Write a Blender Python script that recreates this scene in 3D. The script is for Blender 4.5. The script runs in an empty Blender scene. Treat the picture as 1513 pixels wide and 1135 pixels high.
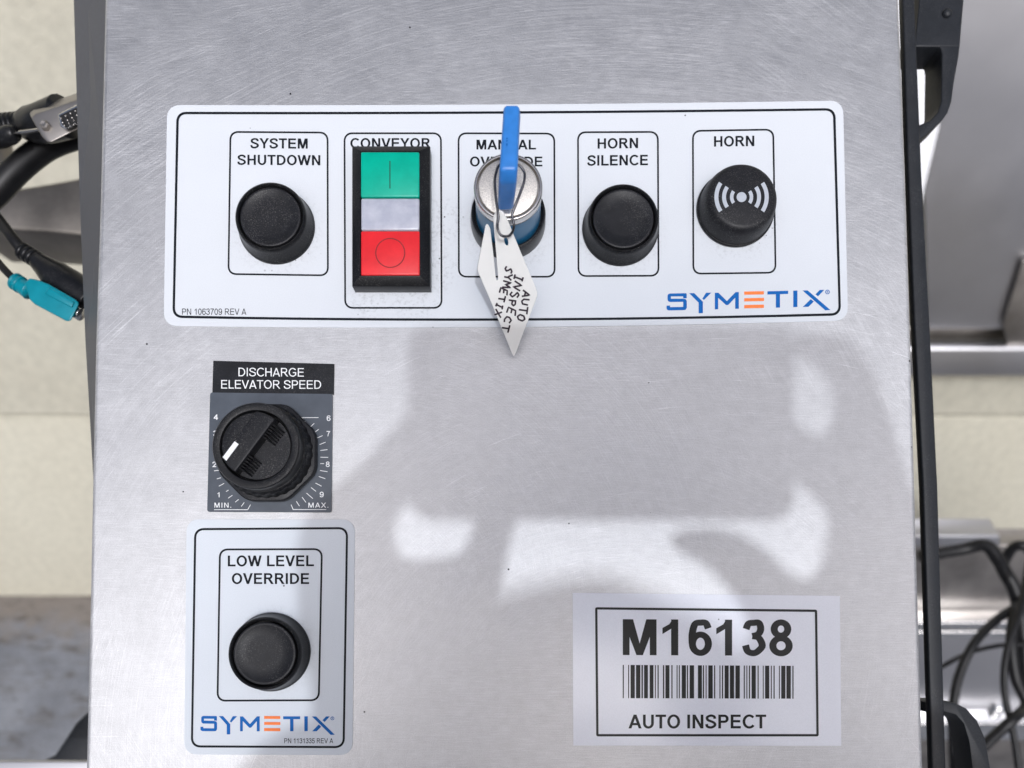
import bpy, bmesh, math, random
from mathutils import Vector, Matrix
random.seed(7)
sc = bpy.context.scene
col = sc.collection

# ------------------------------------------------------------------ frame of the tilted control panel
EL = math.radians(50)                       # the panel leans back: its normal rises 50 degrees
VU = Vector((1, 0, 0))
VV = Vector((0, math.sin(EL), math.cos(EL)))
VN = Vector((0, -math.cos(EL), math.sin(EL)))
PANEL = Matrix(((VU.x, VV.x, VN.x, 0), (VU.y, VV.y, VN.y, 0), (VU.z, VV.z, VN.z, 0), (0, 0, 0, 1)))
# photograph geometry (pixels of the 1513 x 1135 picture), lengths in metres
F, CX, CY, D = 1136.0, 752.0, 821.0, 0.290
AL = math.atan(59 / F)
GROUND_Z = -1.30
WALL_Y = 1.09

# ------------------------------------------------------------------ camera
cam = bpy.data.cameras.new('camera')
cam_o = bpy.data.objects.new('camera', cam); col.objects.link(cam_o)
FWD = -VN * math.cos(AL) + VV * math.sin(AL)
UP = VV * math.cos(AL) + VN * math.sin(AL)
CAM = VN * D
cam_o.matrix_world = Matrix(((VU.x, UP.x, -FWD.x, CAM.x), (VU.y, UP.y, -FWD.y, CAM.y), (VU.z, UP.z, -FWD.z, CAM.z), (0, 0, 0, 1)))
cam.sensor_width = 36; cam.lens = F / 1513 * 36
cam.shift_x = (756.5 - CX) / 1513; cam.shift_y = (CY - 567.5) / 1513
cam.clip_start = 0.002; cam.clip_end = 500
cam.dof.use_dof = True; cam.dof.focus_distance = D * 0.985; cam.dof.aperture_fstop = 9.0
sc.camera = cam_o

# ------------------------------------------------------------------ sky and sun
SUN = (VU * 97 - VV * 255 + VN * 1137).normalized()
w = bpy.data.worlds.new('World'); sc.world = w; w.use_nodes = True
nt = w.node_tree
bg = nt.nodes['Background']
sky = nt.nodes.new('ShaderNodeTexSky'); sky.sky_type = 'NISHITA'; sky.sun_disc = False
sky.sun_elevation = math.asin(SUN.z); sky.sun_rotation = math.atan2(SUN.x, SUN.y)
sky.dust_density = 10.0; sky.air_density = 0.7; sky.ozone_density = 1.5
hs = nt.nodes.new('ShaderNodeHueSaturation'); hs.inputs['Saturation'].default_value = 0.8; hs.inputs['Value'].default_value = 1.3
nt.links.new(sky.outputs[0], hs.inputs['Color']); nt.links.new(hs.outputs[0], bg.inputs[0])
bg.inputs[1].default_value = 0.15
sl = bpy.data.lights.new('sun', 'SUN'); sl.energy = 2.0; sl.angle = math.radians(1.2); sl.color = (1, 0.98, 0.945)
so = bpy.data.objects.new('sun', sl); col.objects.link(so)
so.rotation_mode = 'QUATERNION'; so.rotation_quaternion = SUN.to_track_quat('Z', 'Y')
so.location = SUN * 5
vs = sc.view_settings
vs.view_transform = 'Standard'; vs.look = 'None'; vs.gamma = 1; vs.use_curve_mapping = False; vs.exposure = -0.74
vs.use_white_balance = True; vs.white_balance_temperature = 5900; vs.white_balance_tint = 10

# ------------------------------------------------------------------ from a place in the photograph, at a known depth, to a point
def ray(px, py):
    return FWD * F + VU * (px - CX) + UP * (CY - py)
def W(px, py, h=0.0):
    """world point on the pixel's ray, h metres in front of (or behind, negative) the panel plane"""
    d = ray(px, py); t = (h - D) / d.dot(VN)
    return CAM + d * t
def P(px, py, h=0.0):
    """the same in panel coordinates (u, v, n)"""
    p = W(px, py, h); return Vector((p.dot(VU), p.dot(VV), h))
def WY(px, py, y):
    d = ray(px, py); t = (y - CAM.y) / d.y; return CAM + d * t
def WZ(px, py, z):
    d = ray(px, py); t = (z - CAM.z) / d.z; return CAM + d * t
PXM = 0.000255                              # metres per pixel on the panel

# ------------------------------------------------------------------ materials
MATS = {}
def new_mat(name):
    m = bpy.data.materials.new(name); m.use_nodes = True
    MATS[name] = m
    return m, m.node_tree, m.node_tree.nodes['Principled BSDF']
def N(nt, t, **kw):
    n = nt.nodes.new(t)
    for k, v in kw.items():
        if k in n.inputs: n.inputs[k].default_value = v
        else: setattr(n, k, v)
    return n
def ramp(nt, fac, stops):
    r = nt.nodes.new('ShaderNodeValToRGB'); e = r.color_ramp.elements
    while len(e) < len(stops): e.new(0.5)
    for i, (p, c) in enumerate(stops):
        e[i].position = p; e[i].color = (c, c, c, 1) if not isinstance(c, tuple) else (*c, 1)
    nt.links.new(fac, r.inputs[0]); return r.outputs[0]
def mathn(nt, op, a, b=None, clamp=False):
    m = nt.nodes.new('ShaderNodeMath'); m.operation = op; m.use_clamp = clamp
    for i, x in enumerate((a, b)):
        if x is None: continue
        if isinstance(x, (int, float)): m.inputs[i].default_value = x
        else: nt.links.new(x, m.inputs[i])
    return m.outputs[0]
def mixc(nt, fac, a, b, mode='MIX'):
    m = nt.nodes.new('ShaderNodeMix'); m.data_type = 'RGBA'; m.blend_type = mode
    for sock, x in ((m.inputs[0], fac), (m.inputs[6], a), (m.inputs[7], b)):
        if isinstance(x, (int, float)): sock.default_value = x
        elif isinstance(x, tuple): sock.default_value = (*x, 1)
        else: nt.links.new(x, sock)
    return m.outputs[2]
def noise(nt, vec, scale, detail=2, rough=0.5):
    n = nt.nodes.new('ShaderNodeTexNoise'); n.inputs['Scale'].default_value = scale
    n.inputs['Detail'].default_value = detail; n.inputs['Roughness'].default_value = rough
    nt.links.new(vec, n.inputs['Vector']); return n.outputs[0]
def mapping(nt, vec, scale=(1, 1, 1), rot=(0, 0, 0), loc=(0, 0, 0)):
    n = nt.nodes.new('ShaderNodeMapping'); n.inputs['Scale'].default_value = scale
    n.inputs['Rotation'].default_value = rot; n.inputs['Location'].default_value = loc
    nt.links.new(vec, n.inputs['Vector']); return n.outputs[0]
def coords(nt):
    return nt.nodes.new('ShaderNodeTexCoord').outputs['Object']
def bump(nt, h, strength, dist, bsdf):
    b = nt.nodes.new('ShaderNodeBump'); b.inputs['Strength'].default_value = strength; b.inputs['Distance'].default_value = dist
    nt.links.new(h, b.inputs['Height']); nt.links.new(b.outputs[0], bsdf.inputs['Normal'])

def plain(name, colr, rough=0.5, metal=0.0, spec=0.5, var=0.15, vscale=300, bscale=0, bstr=0.1, bdist=0.0001, dust=0.0, coat=0.0):
    """base colour with a little uneven wear, optional fine relief and pale dust"""
    m, nt, b = new_mat(name); c = nt.nodes.new('ShaderNodeNewGeometry').outputs['Position']
    n = noise(nt, c, vscale, 4, 0.6)
    k = ramp(nt, n, [(0.3, 1 - var), (0.7, 1 + var)])
    cc = mixc(nt, 1.0, tuple(colr), k, 'MULTIPLY')
    if dust:
        d = ramp(nt, noise(nt, c, 2600, 3, 0.7), [(0.54, 0.0), (0.72, 1.0)])
        d2 = ramp(nt, noise(nt, c, 70, 4, 0.65), [(0.36, 0.05), (0.66, 1.0)])
        cc = mixc(nt, mathn(nt, 'MULTIPLY', mathn(nt, 'MULTIPLY', d, d2), dust), cc, (0.32, 0.31, 0.30))
    nt.links.new(cc, b.inputs['Base Color'])
    b.inputs['Metallic'].default_value = metal
    b.inputs['Specular IOR Level'].default_value = spec
    r = mathn(nt, 'ADD', mathn(nt, 'MULTIPLY', n, 0.16), rough - 0.08)
    nt.links.new(r, b.inputs['Roughness'])
    b.inputs['Coat Weight'].default_value = coat
    if bscale: bump(nt, noise(nt, c, bscale, 2, 0.5), bstr, bdist, b)
    return m

def steel_material():
    m, nt, b = new_mat('brushed_steel'); c = coords(nt)
    big = noise(nt, c, 9, 3, 0.55)
    big2 = noise(nt, mapping(nt, c, loc=(3, 1, 0)), 16, 3, 0.6)
    fine = noise(nt, c, 2400, 2, 0.6)
    blot = noise(nt, c, 260, 4, 0.65)
    def streak(rot, sx, sy, det=3):
        return noise(nt, mapping(nt, c, (sx, sy, 1), (0, 0, math.radians(rot))), 1, det, 0.6)
    sA = streak(-28, 90, 2300)
    sB = streak(38, 120, 2600)
    sC = streak(80, 140, 2200)
    # swirls left by a sanding pad, round two centres
    sep = nt.nodes.new('ShaderNodeSeparateXYZ'); nt.links.new(c, sep.inputs[0])
    def arcs(cx, cy):
        dx = mathn(nt, 'SUBTRACT', sep.outputs[0], cx); dy = mathn(nt, 'SUBTRACT', sep.outputs[1], cy)
        r = mathn(nt, 'SQRT', mathn(nt, 'ADD', mathn(nt, 'MULTIPLY', dx, dx), mathn(nt, 'MULTIPLY', dy, dy)))
        a = mathn(nt, 'ARCTAN2', dy, dx)
        cmb = nt.nodes.new('ShaderNodeCombineXYZ')
        nt.links.new(mathn(nt, 'MULTIPLY', r, 1700), cmb.inputs[0]); nt.links.new(mathn(nt, 'MULTIPLY', a, 7), cmb.inputs[1])
        return noise(nt, cmb.outputs[0], 1, 4, 0.65)
    sD = arcs(0.040, -0.06); sE = arcs(-0.05, 0.0)
    def mask(src, lo, hi): return ramp(nt, src, [(lo, 0.0), (hi, 1.0)] if lo < hi else [(hi, 1.0), (lo, 0.0)])
    def scr(s, lo=0.47, hi=0.66): return ramp(nt, s, [(lo, 0.0), (hi, 1.0)])
    parts = [mathn(nt, 'MULTIPLY', scr(sA), mask(big, 0.42, 0.62)),
             mathn(nt, 'MULTIPLY', scr(sB), mask(big2, 0.48, 0.64)),
             mathn(nt, 'MULTIPLY', scr(sC), mask(big2, 0.56, 0.40)),
             mathn(nt, 'MULTIPLY', scr(sD), mask(big, 0.58, 0.44)),
             mathn(nt, 'MULTIPLY', scr(sE), mask(big2, 0.46, 0.58))]
    tot = parts[0]
    for p in parts[1:]: tot = mathn(nt, 'ADD', tot, p)
    # single long pale scratches along the swirls and across
    long_ = mathn(nt, 'ADD', mathn(nt, 'MULTIPLY', scr(arcs(0.075, -0.13), 0.62, 0.70), mask(big2, 0.40, 0.55)), mathn(nt, 'MULTIPLY', scr(streak(-24, 40, 1500, 4), 0.66, 0.73), mask(big, 0.5, 0.38)))
    mid = noise(nt, mapping(nt, c, (1, 1, 1), loc=(5, 2, 0)), 45, 5, 0.7)
    # grain height
    h = mathn(nt, 'ADD', mathn(nt, 'MULTIPLY', tot, 0.6), mathn(nt, 'MULTIPLY', fine, 0.7))
    h = mathn(nt, 'ADD', h, mathn(nt, 'MULTIPLY', long_, 0.8))
    bump(nt, h, 0.21, 0.00009, b)
    v = mathn(nt, 'ADD', mathn(nt, 'MULTIPLY', tot, 0.075), mathn(nt, 'MULTIPLY', blot, 0.14))
    v = mathn(nt, 'ADD', v, mathn(nt, 'MULTIPLY', fine, 0.30))
    v = mathn(nt, 'ADD', v, mathn(nt, 'MULTIPLY', mid, 0.16))
    v = mathn(nt, 'ADD', v, mathn(nt, 'MULTIPLY', long_, 0.17))
    v = mathn(nt, 'ADD', v, 0.265)
    cmb = nt.nodes.new('ShaderNodeCombineColor')
    nt.links.new(v, cmb.inputs[0]); nt.links.new(v, cmb.inputs[1]); nt.links.new(mathn(nt, 'MULTIPLY', v, 1.012), cmb.inputs[2])
    # tiny dark pits
    vor = nt.nodes.new('ShaderNodeTexVoronoi'); vor.inputs['Scale'].default_value = 130; nt.links.new(c, vor.inputs['Vector'])
    pit = mathn(nt, 'LESS_THAN', vor.outputs['Distance'], 0.05)
    sepc = nt.nodes.new('ShaderNodeSeparateColor'); nt.links.new(vor.outputs['Color'], sepc.inputs[0])
    pit = mathn(nt, 'MULTIPLY', pit, mathn(nt, 'GREATER_THAN', sepc.outputs[0], 0.90))
    cc = mixc(nt, pit, cmb.outputs[0], (0.03, 0.03, 0.035))
    nt.links.new(cc, b.inputs['Base Color'])
    b.inputs['Metallic'].default_value = 1.0
    r = mathn(nt, 'ADD', mathn(nt, 'MULTIPLY', mid, 0.12), mathn(nt, 'ADD', mathn(nt, 'MULTIPLY', tot, 0.05), 0.485))
    nt.links.new(r, b.inputs['Roughness'])
    b.inputs['Anisotropic'].default_value = 0.4
    tn = nt.nodes.new('ShaderNodeTangent'); tn.direction_type = 'UV_MAP'; tn.uv_map = 'grain'
    nt.links.new(tn.outputs[0], b.inputs['Tangent'])
    return m

def film_material(name, colr, rough, spots=(), speck=1.0, vel=0.05, org=(0, 0, 0)):
    """printed plastic film: fine velvet relief, a few specks, grime round the given places (panel metres)"""
    m, nt, b = new_mat(name)
    g = nt.nodes.new('ShaderNodeNewGeometry')
    # panel coordinates from world position
    mp = nt.nodes.new('ShaderNodeVectorTransform'); mp.vector_type = 'POINT'; mp.convert_from = 'WORLD'; mp.convert_to = 'OBJECT'
    nt.links.new(g.outputs['Position'], mp.inputs[0]); c = mp.outputs[0]
    fine = noise(nt, c, 2600, 2, 0.5)
    big = noise(nt, c, 25, 3, 0.6)
    k = ramp(nt, big, [(0.3, 0.965), (0.7, 1.0)])
    cc = mixc(nt, 1.0, tuple(colr), k, 'MULTIPLY')
    k2 = ramp(nt, fine, [(0.3, 0.94), (0.7, 1.0)])
    cc = mixc(nt, 1.0, cc, k2, 'MULTIPLY')
    vor = nt.nodes.new('ShaderNodeTexVoronoi'); vor.inputs['Scale'].default_value = 420; nt.links.new(c, vor.inputs['Vector'])
    sepc = nt.nodes.new('ShaderNodeSeparateColor'); nt.links.new(vor.outputs['Color'], sepc.inputs[0])
    size = mathn(nt, 'MULTIPLY', sepc.outputs[1], 0.16)
    dot = mathn(nt, 'LESS_THAN', vor.outputs['Distance'], size)
    rare = mathn(nt, 'GREATER_THAN', sepc.outputs[0], 0.995)
    gm = None
    for (u, v_, r) in spots:
        vm = nt.nodes.new('ShaderNodeVectorMath'); vm.operation = 'DISTANCE'
        nt.links.new(c, vm.inputs[0]); vm.inputs[1].default_value = (u - org[0], v_ - org[1], 0)
        e = ramp(nt, mathn(nt, 'DIVIDE', vm.outputs['Value'], r), [(0.55, 1.0), (1.0, 0.0)])
        gm = e if gm is None else mathn(nt, 'MAXIMUM', gm, e)
    if gm is not None:
        some = mathn(nt, 'MULTIPLY', mathn(nt, 'GREATER_THAN', sepc.outputs[0], 0.72), gm)
        smear = mathn(nt, 'MULTIPLY', ramp(nt, noise(nt, c, 700, 4, 0.7), [(0.5, 0.0), (0.75, 1.0)]), gm)
        cc = mixc(nt, mathn(nt, 'MULTIPLY', smear, 0.42), cc, (0.12, 0.12, 0.13))
        rare = mathn(nt, 'MAXIMUM', rare, some)
    fac = mathn(nt, 'MULTIPLY', mathn(nt, 'MULTIPLY', dot, rare), 0.8 * speck)
    cc = mixc(nt, fac, cc, (0.02, 0.02, 0.025))
    nt.links.new(cc, b.inputs['Base Color'])
    b.inputs['Roughness'].default_value = rough
    bump(nt, fine, vel, 0.0001, b)
    return m

steel_material()
plain("flange_steel", (0.085, 0.09, 0.105), 0.5, 0.35, var=0.15, vscale=500, bscale=1500, bstr=0.2)  # dark reflections put into the base colour of the flank's steel
plain('dull_steel', (0.34, 0.32, 0.30), 0.42, 1.0, var=0.25, vscale=18, bscale=300, bstr=0.05)
plain('chute_steel', (0.52, 0.52, 0.54), 0.42, 1.0, var=0.06, vscale=6)
plain('arm_steel', (0.20, 0.185, 0.165), 0.45, 1.0, var=0.25, vscale=30)
plain('bright_steel', (0.72, 0.72, 0.72), 0.22, 1.0, var=0.08, vscale=200)
plain('lock_face', (0.80, 0.76, 0.70), 0.5, 1.0, var=0.25, vscale=2600, bscale=3000, bstr=0.2)
plain('chrome', (0.62, 0.60, 0.58), 0.2, 1.0, var=0.05)
plain('wire', (0.10, 0.10, 0.11), 0.35, 1.0, var=0.1)
plain('black_plastic', (0.005, 0.0055, 0.007), 0.32, spec=0.32, var=0.2, vscale=500, bscale=2500, bstr=0.12, dust=0.35)
plain('cap_plastic', (0.009, 0.0095, 0.012), 0.46, spec=0.26, var=0.25, vscale=260, bscale=2200, bstr=0.22, dust=0.42)
plain('frame_plastic', (0.005, 0.0055, 0.007), 0.38, spec=0.3, var=0.2, vscale=500, bscale=2600, bstr=0.08, dust=0.3)
plain('bar_plastic', (0.011, 0.013, 0.017), 0.5, spec=0.35, var=0.15, vscale=300, bscale=2000, bstr=0.15, dust=0.2)
plain('recess_black', (0.004, 0.004, 0.005), 0.6)
plain('rubber', (0.006, 0.006, 0.007), 0.45, spec=0.35, var=0.3, vscale=150)
plain('ink', (0.008, 0.010, 0.014), 0.5, spec=0.12, var=0.25, vscale=900)
plain('sticker_ink', (0.006, 0.007, 0.008), 0.32, spec=0.25, var=0.2, vscale=600)
plain('white_ink', (0.78, 0.79, 0.80), 0.5, var=0.06, vscale=900)
plain('grey_ink', (0.42, 0.45, 0.50), 0.5, var=0.06, vscale=900)
plain('logo_blue', (0.010, 0.115, 0.40), 0.5, spec=0.15, var=0.12, vscale=900)
plain('logo_orange', (0.86, 0.22, 0.06), 0.5, spec=0.15, var=0.08, vscale=900)
plain('green_plastic', (0.005, 0.36, 0.245), 0.34, var=0.12, vscale=120, bscale=900, bstr=0.04)
plain('red_plastic', (0.66, 0.016, 0.022), 0.34, var=0.1, vscale=120, bscale=900, bstr=0.04)
plain('mark_green', (0.004, 0.10, 0.06), 0.5)
plain('mark_red', (0.20, 0.006, 0.008), 0.5)
plain('blue_plastic', (0.035, 0.19, 0.56), 0.38, var=0.08, vscale=300, bscale=2000, bstr=0.05)
plain('lock_blue', (0.015, 0.13, 0.27), 0.30, var=0.1, vscale=80)
plain('teal_plastic', (0.004, 0.20, 0.26), 0.34, var=0.1, vscale=200)
plain('dial_grey', (0.060, 0.072, 0.092), 0.36, var=0.12, vscale=160, bscale=2500, bstr=0.05)
plain('nameplate_black', (0.011, 0.012, 0.015), 0.38, spec=0.22, var=0.25, vscale=200, dust=0.25)
plain('marker', (0.030, 0.020, 0.030), 0.4, var=0.3, vscale=800)
plain('white_board', (0.82, 0.83, 0.85), 0.5)
plain('skin', (0.45, 0.28, 0.20), 0.5, vscale=60)
plain('cloth_dark', (0.05, 0.055, 0.07), 0.85, vscale=60)
plain('cloth_denim', (0.04, 0.06, 0.11), 0.85, vscale=60)
plain('hair', (0.02, 0.014, 0.01), 0.6, vscale=200)

def lens_material():
    m, nt, b = new_mat('lens_plastic'); c = coords(nt)
    n = noise(nt, mapping(nt, c, (1, 1, 1)), 160, 4, 0.6)
    cc = mixc(nt, ramp(nt, n, [(0.35, 0.0), (0.7, 1.0)]), (0.50, 0.52, 0.62), (0.66, 0.68, 0.76))
    nt.links.new(cc, b.inputs['Base Color'])
    b.inputs['Roughness'].default_value = 0.22; b.inputs['Transmission Weight'].default_value = 0.25
    b.inputs['Subsurface Weight'].default_value = 0.3; b.inputs['Subsurface Radius'].default_value = (0.002, 0.002, 0.002)
    bump(nt, noise(nt, c, 420, 3, 0.5), 0.25, 0.0003, b)
lens_material()
def tag_material():
    m, nt, b = new_mat('tag_plastic'); c = coords(nt)
    n = noise(nt, c, 90, 3, 0.6)
    nt.links.new(mixc(nt, n, (0.72, 0.72, 0.70), (0.82, 0.82, 0.80)), b.inputs['Base Color'])
    b.inputs['Roughness'].default_value = 0.36
    b.inputs['Subsurface Weight'].default_value = 0.4; b.inputs['Subsurface Radius'].default_value = (0.003, 0.003, 0.003)
    bump(nt, noise(nt, c, 500, 2, 0.5), 0.06, 0.0002, b)
tag_material()
def stucco_material():
    m, nt, b = new_mat('stucco'); c = coords(nt)
    n1 = noise(nt, c, 5, 4, 0.6); n2 = noise(nt, c, 60, 4, 0.65); n3 = noise(nt, c, 240, 3, 0.6)
    cc = mixc(nt, n1, (0.50, 0.475, 0.385), (0.57, 0.55, 0.455))
    cc = mixc(nt, 1.0, cc, ramp(nt, n2, [(0.35, 0.88), (0.62, 1.02)]), 'MULTIPLY')
    nt.links.new(cc, b.inputs['Base Color']); b.inputs['Roughness'].default_value = 0.9
    h = mathn(nt, 'ADD', mathn(nt, 'MULTIPLY', n2, 0.7), mathn(nt, 'MULTIPLY', n3, 0.4))
    bump(nt, h, 0.5, 0.006, b)
stucco_material()
def ground_material():
    m, nt, b = new_mat('concrete'); c = coords(nt)
    n1 = noise(nt, c, 5, 5, 0.65); n2 = noise(nt, mapping(nt, c, (4, 14, 4)), 2.2, 5, 0.65); n3 = noise(nt, c, 150, 3, 0.6)
    cc = mixc(nt, ramp(nt, n1, [(0.35, 0.0), (0.65, 1.0)]), (0.155, 0.165, 0.19), (0.25, 0.265, 0.30))
    cc = mixc(nt, ramp(nt, n2, [(0.54, 0.0), (0.70, 0.55)]), cc, (0.11, 0.095, 0.08))
    sp = nt.nodes.new('ShaderNodeSeparateXYZ'); nt.links.new(c, sp.inputs[0])
    n4 = noise(nt, c, 22, 5, 0.7)
    near = ramp(nt, mathn(nt, 'ADD', sp.outputs[1], mathn(nt, 'MULTIPLY', n4, 0.16)), [(0.0, 0.0), (1.0, 1.0)])
    edge = nt.nodes.new('ShaderNodeMapRange'); nt.links.new(mathn(nt, 'ADD', sp.outputs[1], mathn(nt, 'MULTIPLY', n4, 0.30)), edge.inputs[0])
    edge.inputs[1].default_value = WALL_Y - 0.02; edge.inputs[2].default_value = WALL_Y + 0.10
    cc = mixc(nt, mathn(nt, 'MULTIPLY', edge.outputs[0], 0.8), cc, (0.21, 0.18, 0.15))
    cc = mixc(nt, ramp(nt, noise(nt, mapping(nt, c, (3, 9, 1)), 3.1, 6, 0.75), [(0.52, 0.0), (0.62, 0.9)]), cc, (0.075, 0.065, 0.055))
    cc = mixc(nt, 1.0, cc, ramp(nt, n3, [(0.3, 0.75), (0.7, 1.15)]), 'MULTIPLY')
    nt.links.new(cc, b.inputs['Base Color']); b.inputs['Roughness'].default_value = 0.85
    bump(nt, n3, 0.3, 0.003, b)
ground_material()
def U2(px, py): p = P(px, py); return p.x, p.y
film_material('overlay_white', (0.64, 0.67, 0.71), 0.5, spots=[(*U2(648, 330), 0.012), (*U2(640, 400), 0.012), (*U2(612, 440), 0.012), (*U2(545, 440), 0.010), (*U2(410, 340), 0.0205), (*U2(916, 345), 0.0195), (*U2(1088, 322), 0.019), (*U2(751, 345), 0.019)], org=P(750, 320))
film_material('overlay_low', (0.65, 0.69, 0.74), 0.5, spots=[(*U2(404, 962), 0.0185)], org=P(400, 940))
film_material('sticker_white', (0.92, 0.935, 1.0), 0.2, speck=0.9, vel=0.01)

# ------------------------------------------------------------------ builders
def tag(o, label, cat, group=None, kind=None):
    if label: o['label'] = label
    if cat: o['category'] = cat
    if group: o['group'] = group
    if kind: o['kind'] = kind
    return o
def thing(name, org, label, cat, group=None, panel=True):
    """an Empty; org in panel coordinates (panel=True) or world metres"""
    o = bpy.data.objects.new(name, None); col.objects.link(o)
    o.empty_display_size = 0.01
    org = Vector(org)
    o.matrix_world = (PANEL if panel else Matrix.Identity(4)) @ Matrix.Translation(org)
    o['_x'] = org.x; o['_y'] = org.y; o['_z'] = org.z
    return tag(o, label, cat, group)
def org_of(o):
    return Vector((o['_x'], o['_y'], o['_z']))
def mesh(name, verts, faces, mat, parent=None, smooth=0, panel=True):
    """one mesh object; verts in panel coordinates (or world ones), placed under its thing"""
    root = parent
    while root is not None and root.parent is not None: root = root.parent
    org = org_of(root) if root is not None else Vector((0, 0, 0))
    me = bpy.data.meshes.new(name)
    me.from_pydata([tuple(Vector(v) - org) for v in verts], [], faces)
    bm = bmesh.new(); bm.from_mesh(me)
    bmesh.ops.remove_doubles(bm, verts=bm.verts, dist=1e-7)
    bmesh.ops.recalc_face_normals(bm, faces=bm.faces); bm.to_mesh(me); bm.free()
    me.materials.append(MATS[mat])
    o = bpy.data.objects.new(name, me); col.objects.link(o)
    if parent is not None: o.parent = parent
    elif panel: o.matrix_world = PANEL.copy()
    if smooth:
        for p in me.polygons: p.use_smooth = True
        if smooth < 180: me.set_sharp_from_angle(angle=math.radians(smooth))
    return o
def bevel(o, w, seg=2, ang=30):
    m = o.modifiers.new('bevel', 'BEVEL'); m.width = w; m.segments = seg; m.limit_method = 'ANGLE'; m.angle_limit = math.radians(ang)
    m.harden_normals = False
    for p in o.data.polygons: p.use_smooth = True
    return o
def sheet(name, pts, mat, parent, z0, z1):
    """flat printed or sheet shape: outline pts (u, v), from height z0 to z1"""
    n = len(pts)
    vs_ = [(p[0], p[1], z1) for p in pts] + [(p[0], p[1], z0) for p in pts]
    fs = [list(range(n)), list(range(2 * n - 1, n - 1, -1))] + [(i, n + i, n + (i + 1) % n, (i + 1) % n) for i in range(n)]
    return mesh(name, vs_, fs, mat, parent)
def flat(name, polys, mat, parent, z):
    """flat print: polygons in pixel coordinates laid at height z"""
    vs_, fs = [], []
    for poly in polys:
        k = len(vs_)
        vs_ += [P(x, y, z) for x, y in poly]; fs.append(list(range(k, k + len(poly))))
    o = mesh(name, vs_, fs, mat, parent)
    for p in o.data.polygons:
        if p.normal.z < 0: p.flip()
    return o
def rquad(q, r, seg=8, bt=0, bb=0):
    """rounded quadrilateral (pixel corners TL TR BR BL), edges bowed by bt / bb pixels"""
    out = []
    for i in range(4):
        c = Vector(q[i]); a = (Vector(q[i - 1]) - c).normalized(); b = (Vector(q[(i + 1) % 4]) - c).normalized()
        p0, p1 = c + a * r, c + b * r
        for s in range(seg + 1):
            t = s / seg
            ct = p0 * (1 - t) ** 2 + c * 2 * t * (1 - t) * 1.0 + p1 * t * t
            # closer to an arc than the parabola
            out.append((ct + (c - ct) * -0.06 * math.sin(math.pi * t)))
        nx = Vector(q[(i + 1) % 4])
        if i in (0, 2):
            for s in range(1, 12):
                t = s / 12; pt = p1 + (nx - b * r - p1) * t if False else p1.lerp(nx - b * r, t)
                out.append(pt)
    res = []
    x0 = min(p.x for p in out); x1 = max(p.x for p in out); y0 = min(p.y for p in out); y1 = max(p.y for p in out)
    for p in out:
        s = (p.x - x0) / (x1 - x0); t = (p.y - y0) / (y1 - y0)
        res.append((p.x, p.y + 4 * s * (1 - s) * (bt * (1 - t) + bb * t)))
    return res
def ring(name, q, r, wpx, mat, parent, z, bt=0, bb=0):
    """printed frame line, wpx pixels wide"""
    h = wpx / 2
    def off(d):
        c = [Vector(x) for x in q]
        sx = (-1, 1, 1, -1); sy = (-1, -1, 1, 1)
        return [(c[i].x + sx[i] * d, c[i].y + sy[i] * d) for i in range(4)]
    a = rquad(off(h), max(r + h, 0.8), bt=bt, bb=bb); b = rquad(off(-h), max(r - h, 0.4), bt=bt, bb=bb)
    n = len(a)
    vs_ = [P(x, y, z) for x, y in a] + [P(x, y, z) for x, y in b]
    fs = [(i, (i + 1) % n, n + (i + 1) % n, n + i) for i in range(n)]
    return mesh(name, vs_, fs, mat, parent)
def lathe(name, c, prof, mat, parent, seg=64, smooth=35, axis_tilt=None):
    """turned part on the panel normal through c (u, v); prof [(radius, height)]"""
    vs_, fs = [], []
    m = len(prof)
    for i in range(seg):
        a = 2 * math.pi * i / seg
        for (r, h) in prof: vs_.append((c[0] + r * math.cos(a), c[1] + r * math.sin(a), h))
    for i in range(seg):
        j = (i + 1) % seg
        for k in range(m - 1):
            fs.append((i * m + k, j * m + k, j * m + k + 1, i * m + k + 1))
    if prof[0][0] > 1e-6: fs.append([i * m for i in range(seg)][::-1])
    if prof[-1][0] > 1e-6: fs.append([i * m + m - 1 for i in range(seg)])
    return mesh(name, vs_, fs, mat, parent, smooth)
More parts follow.
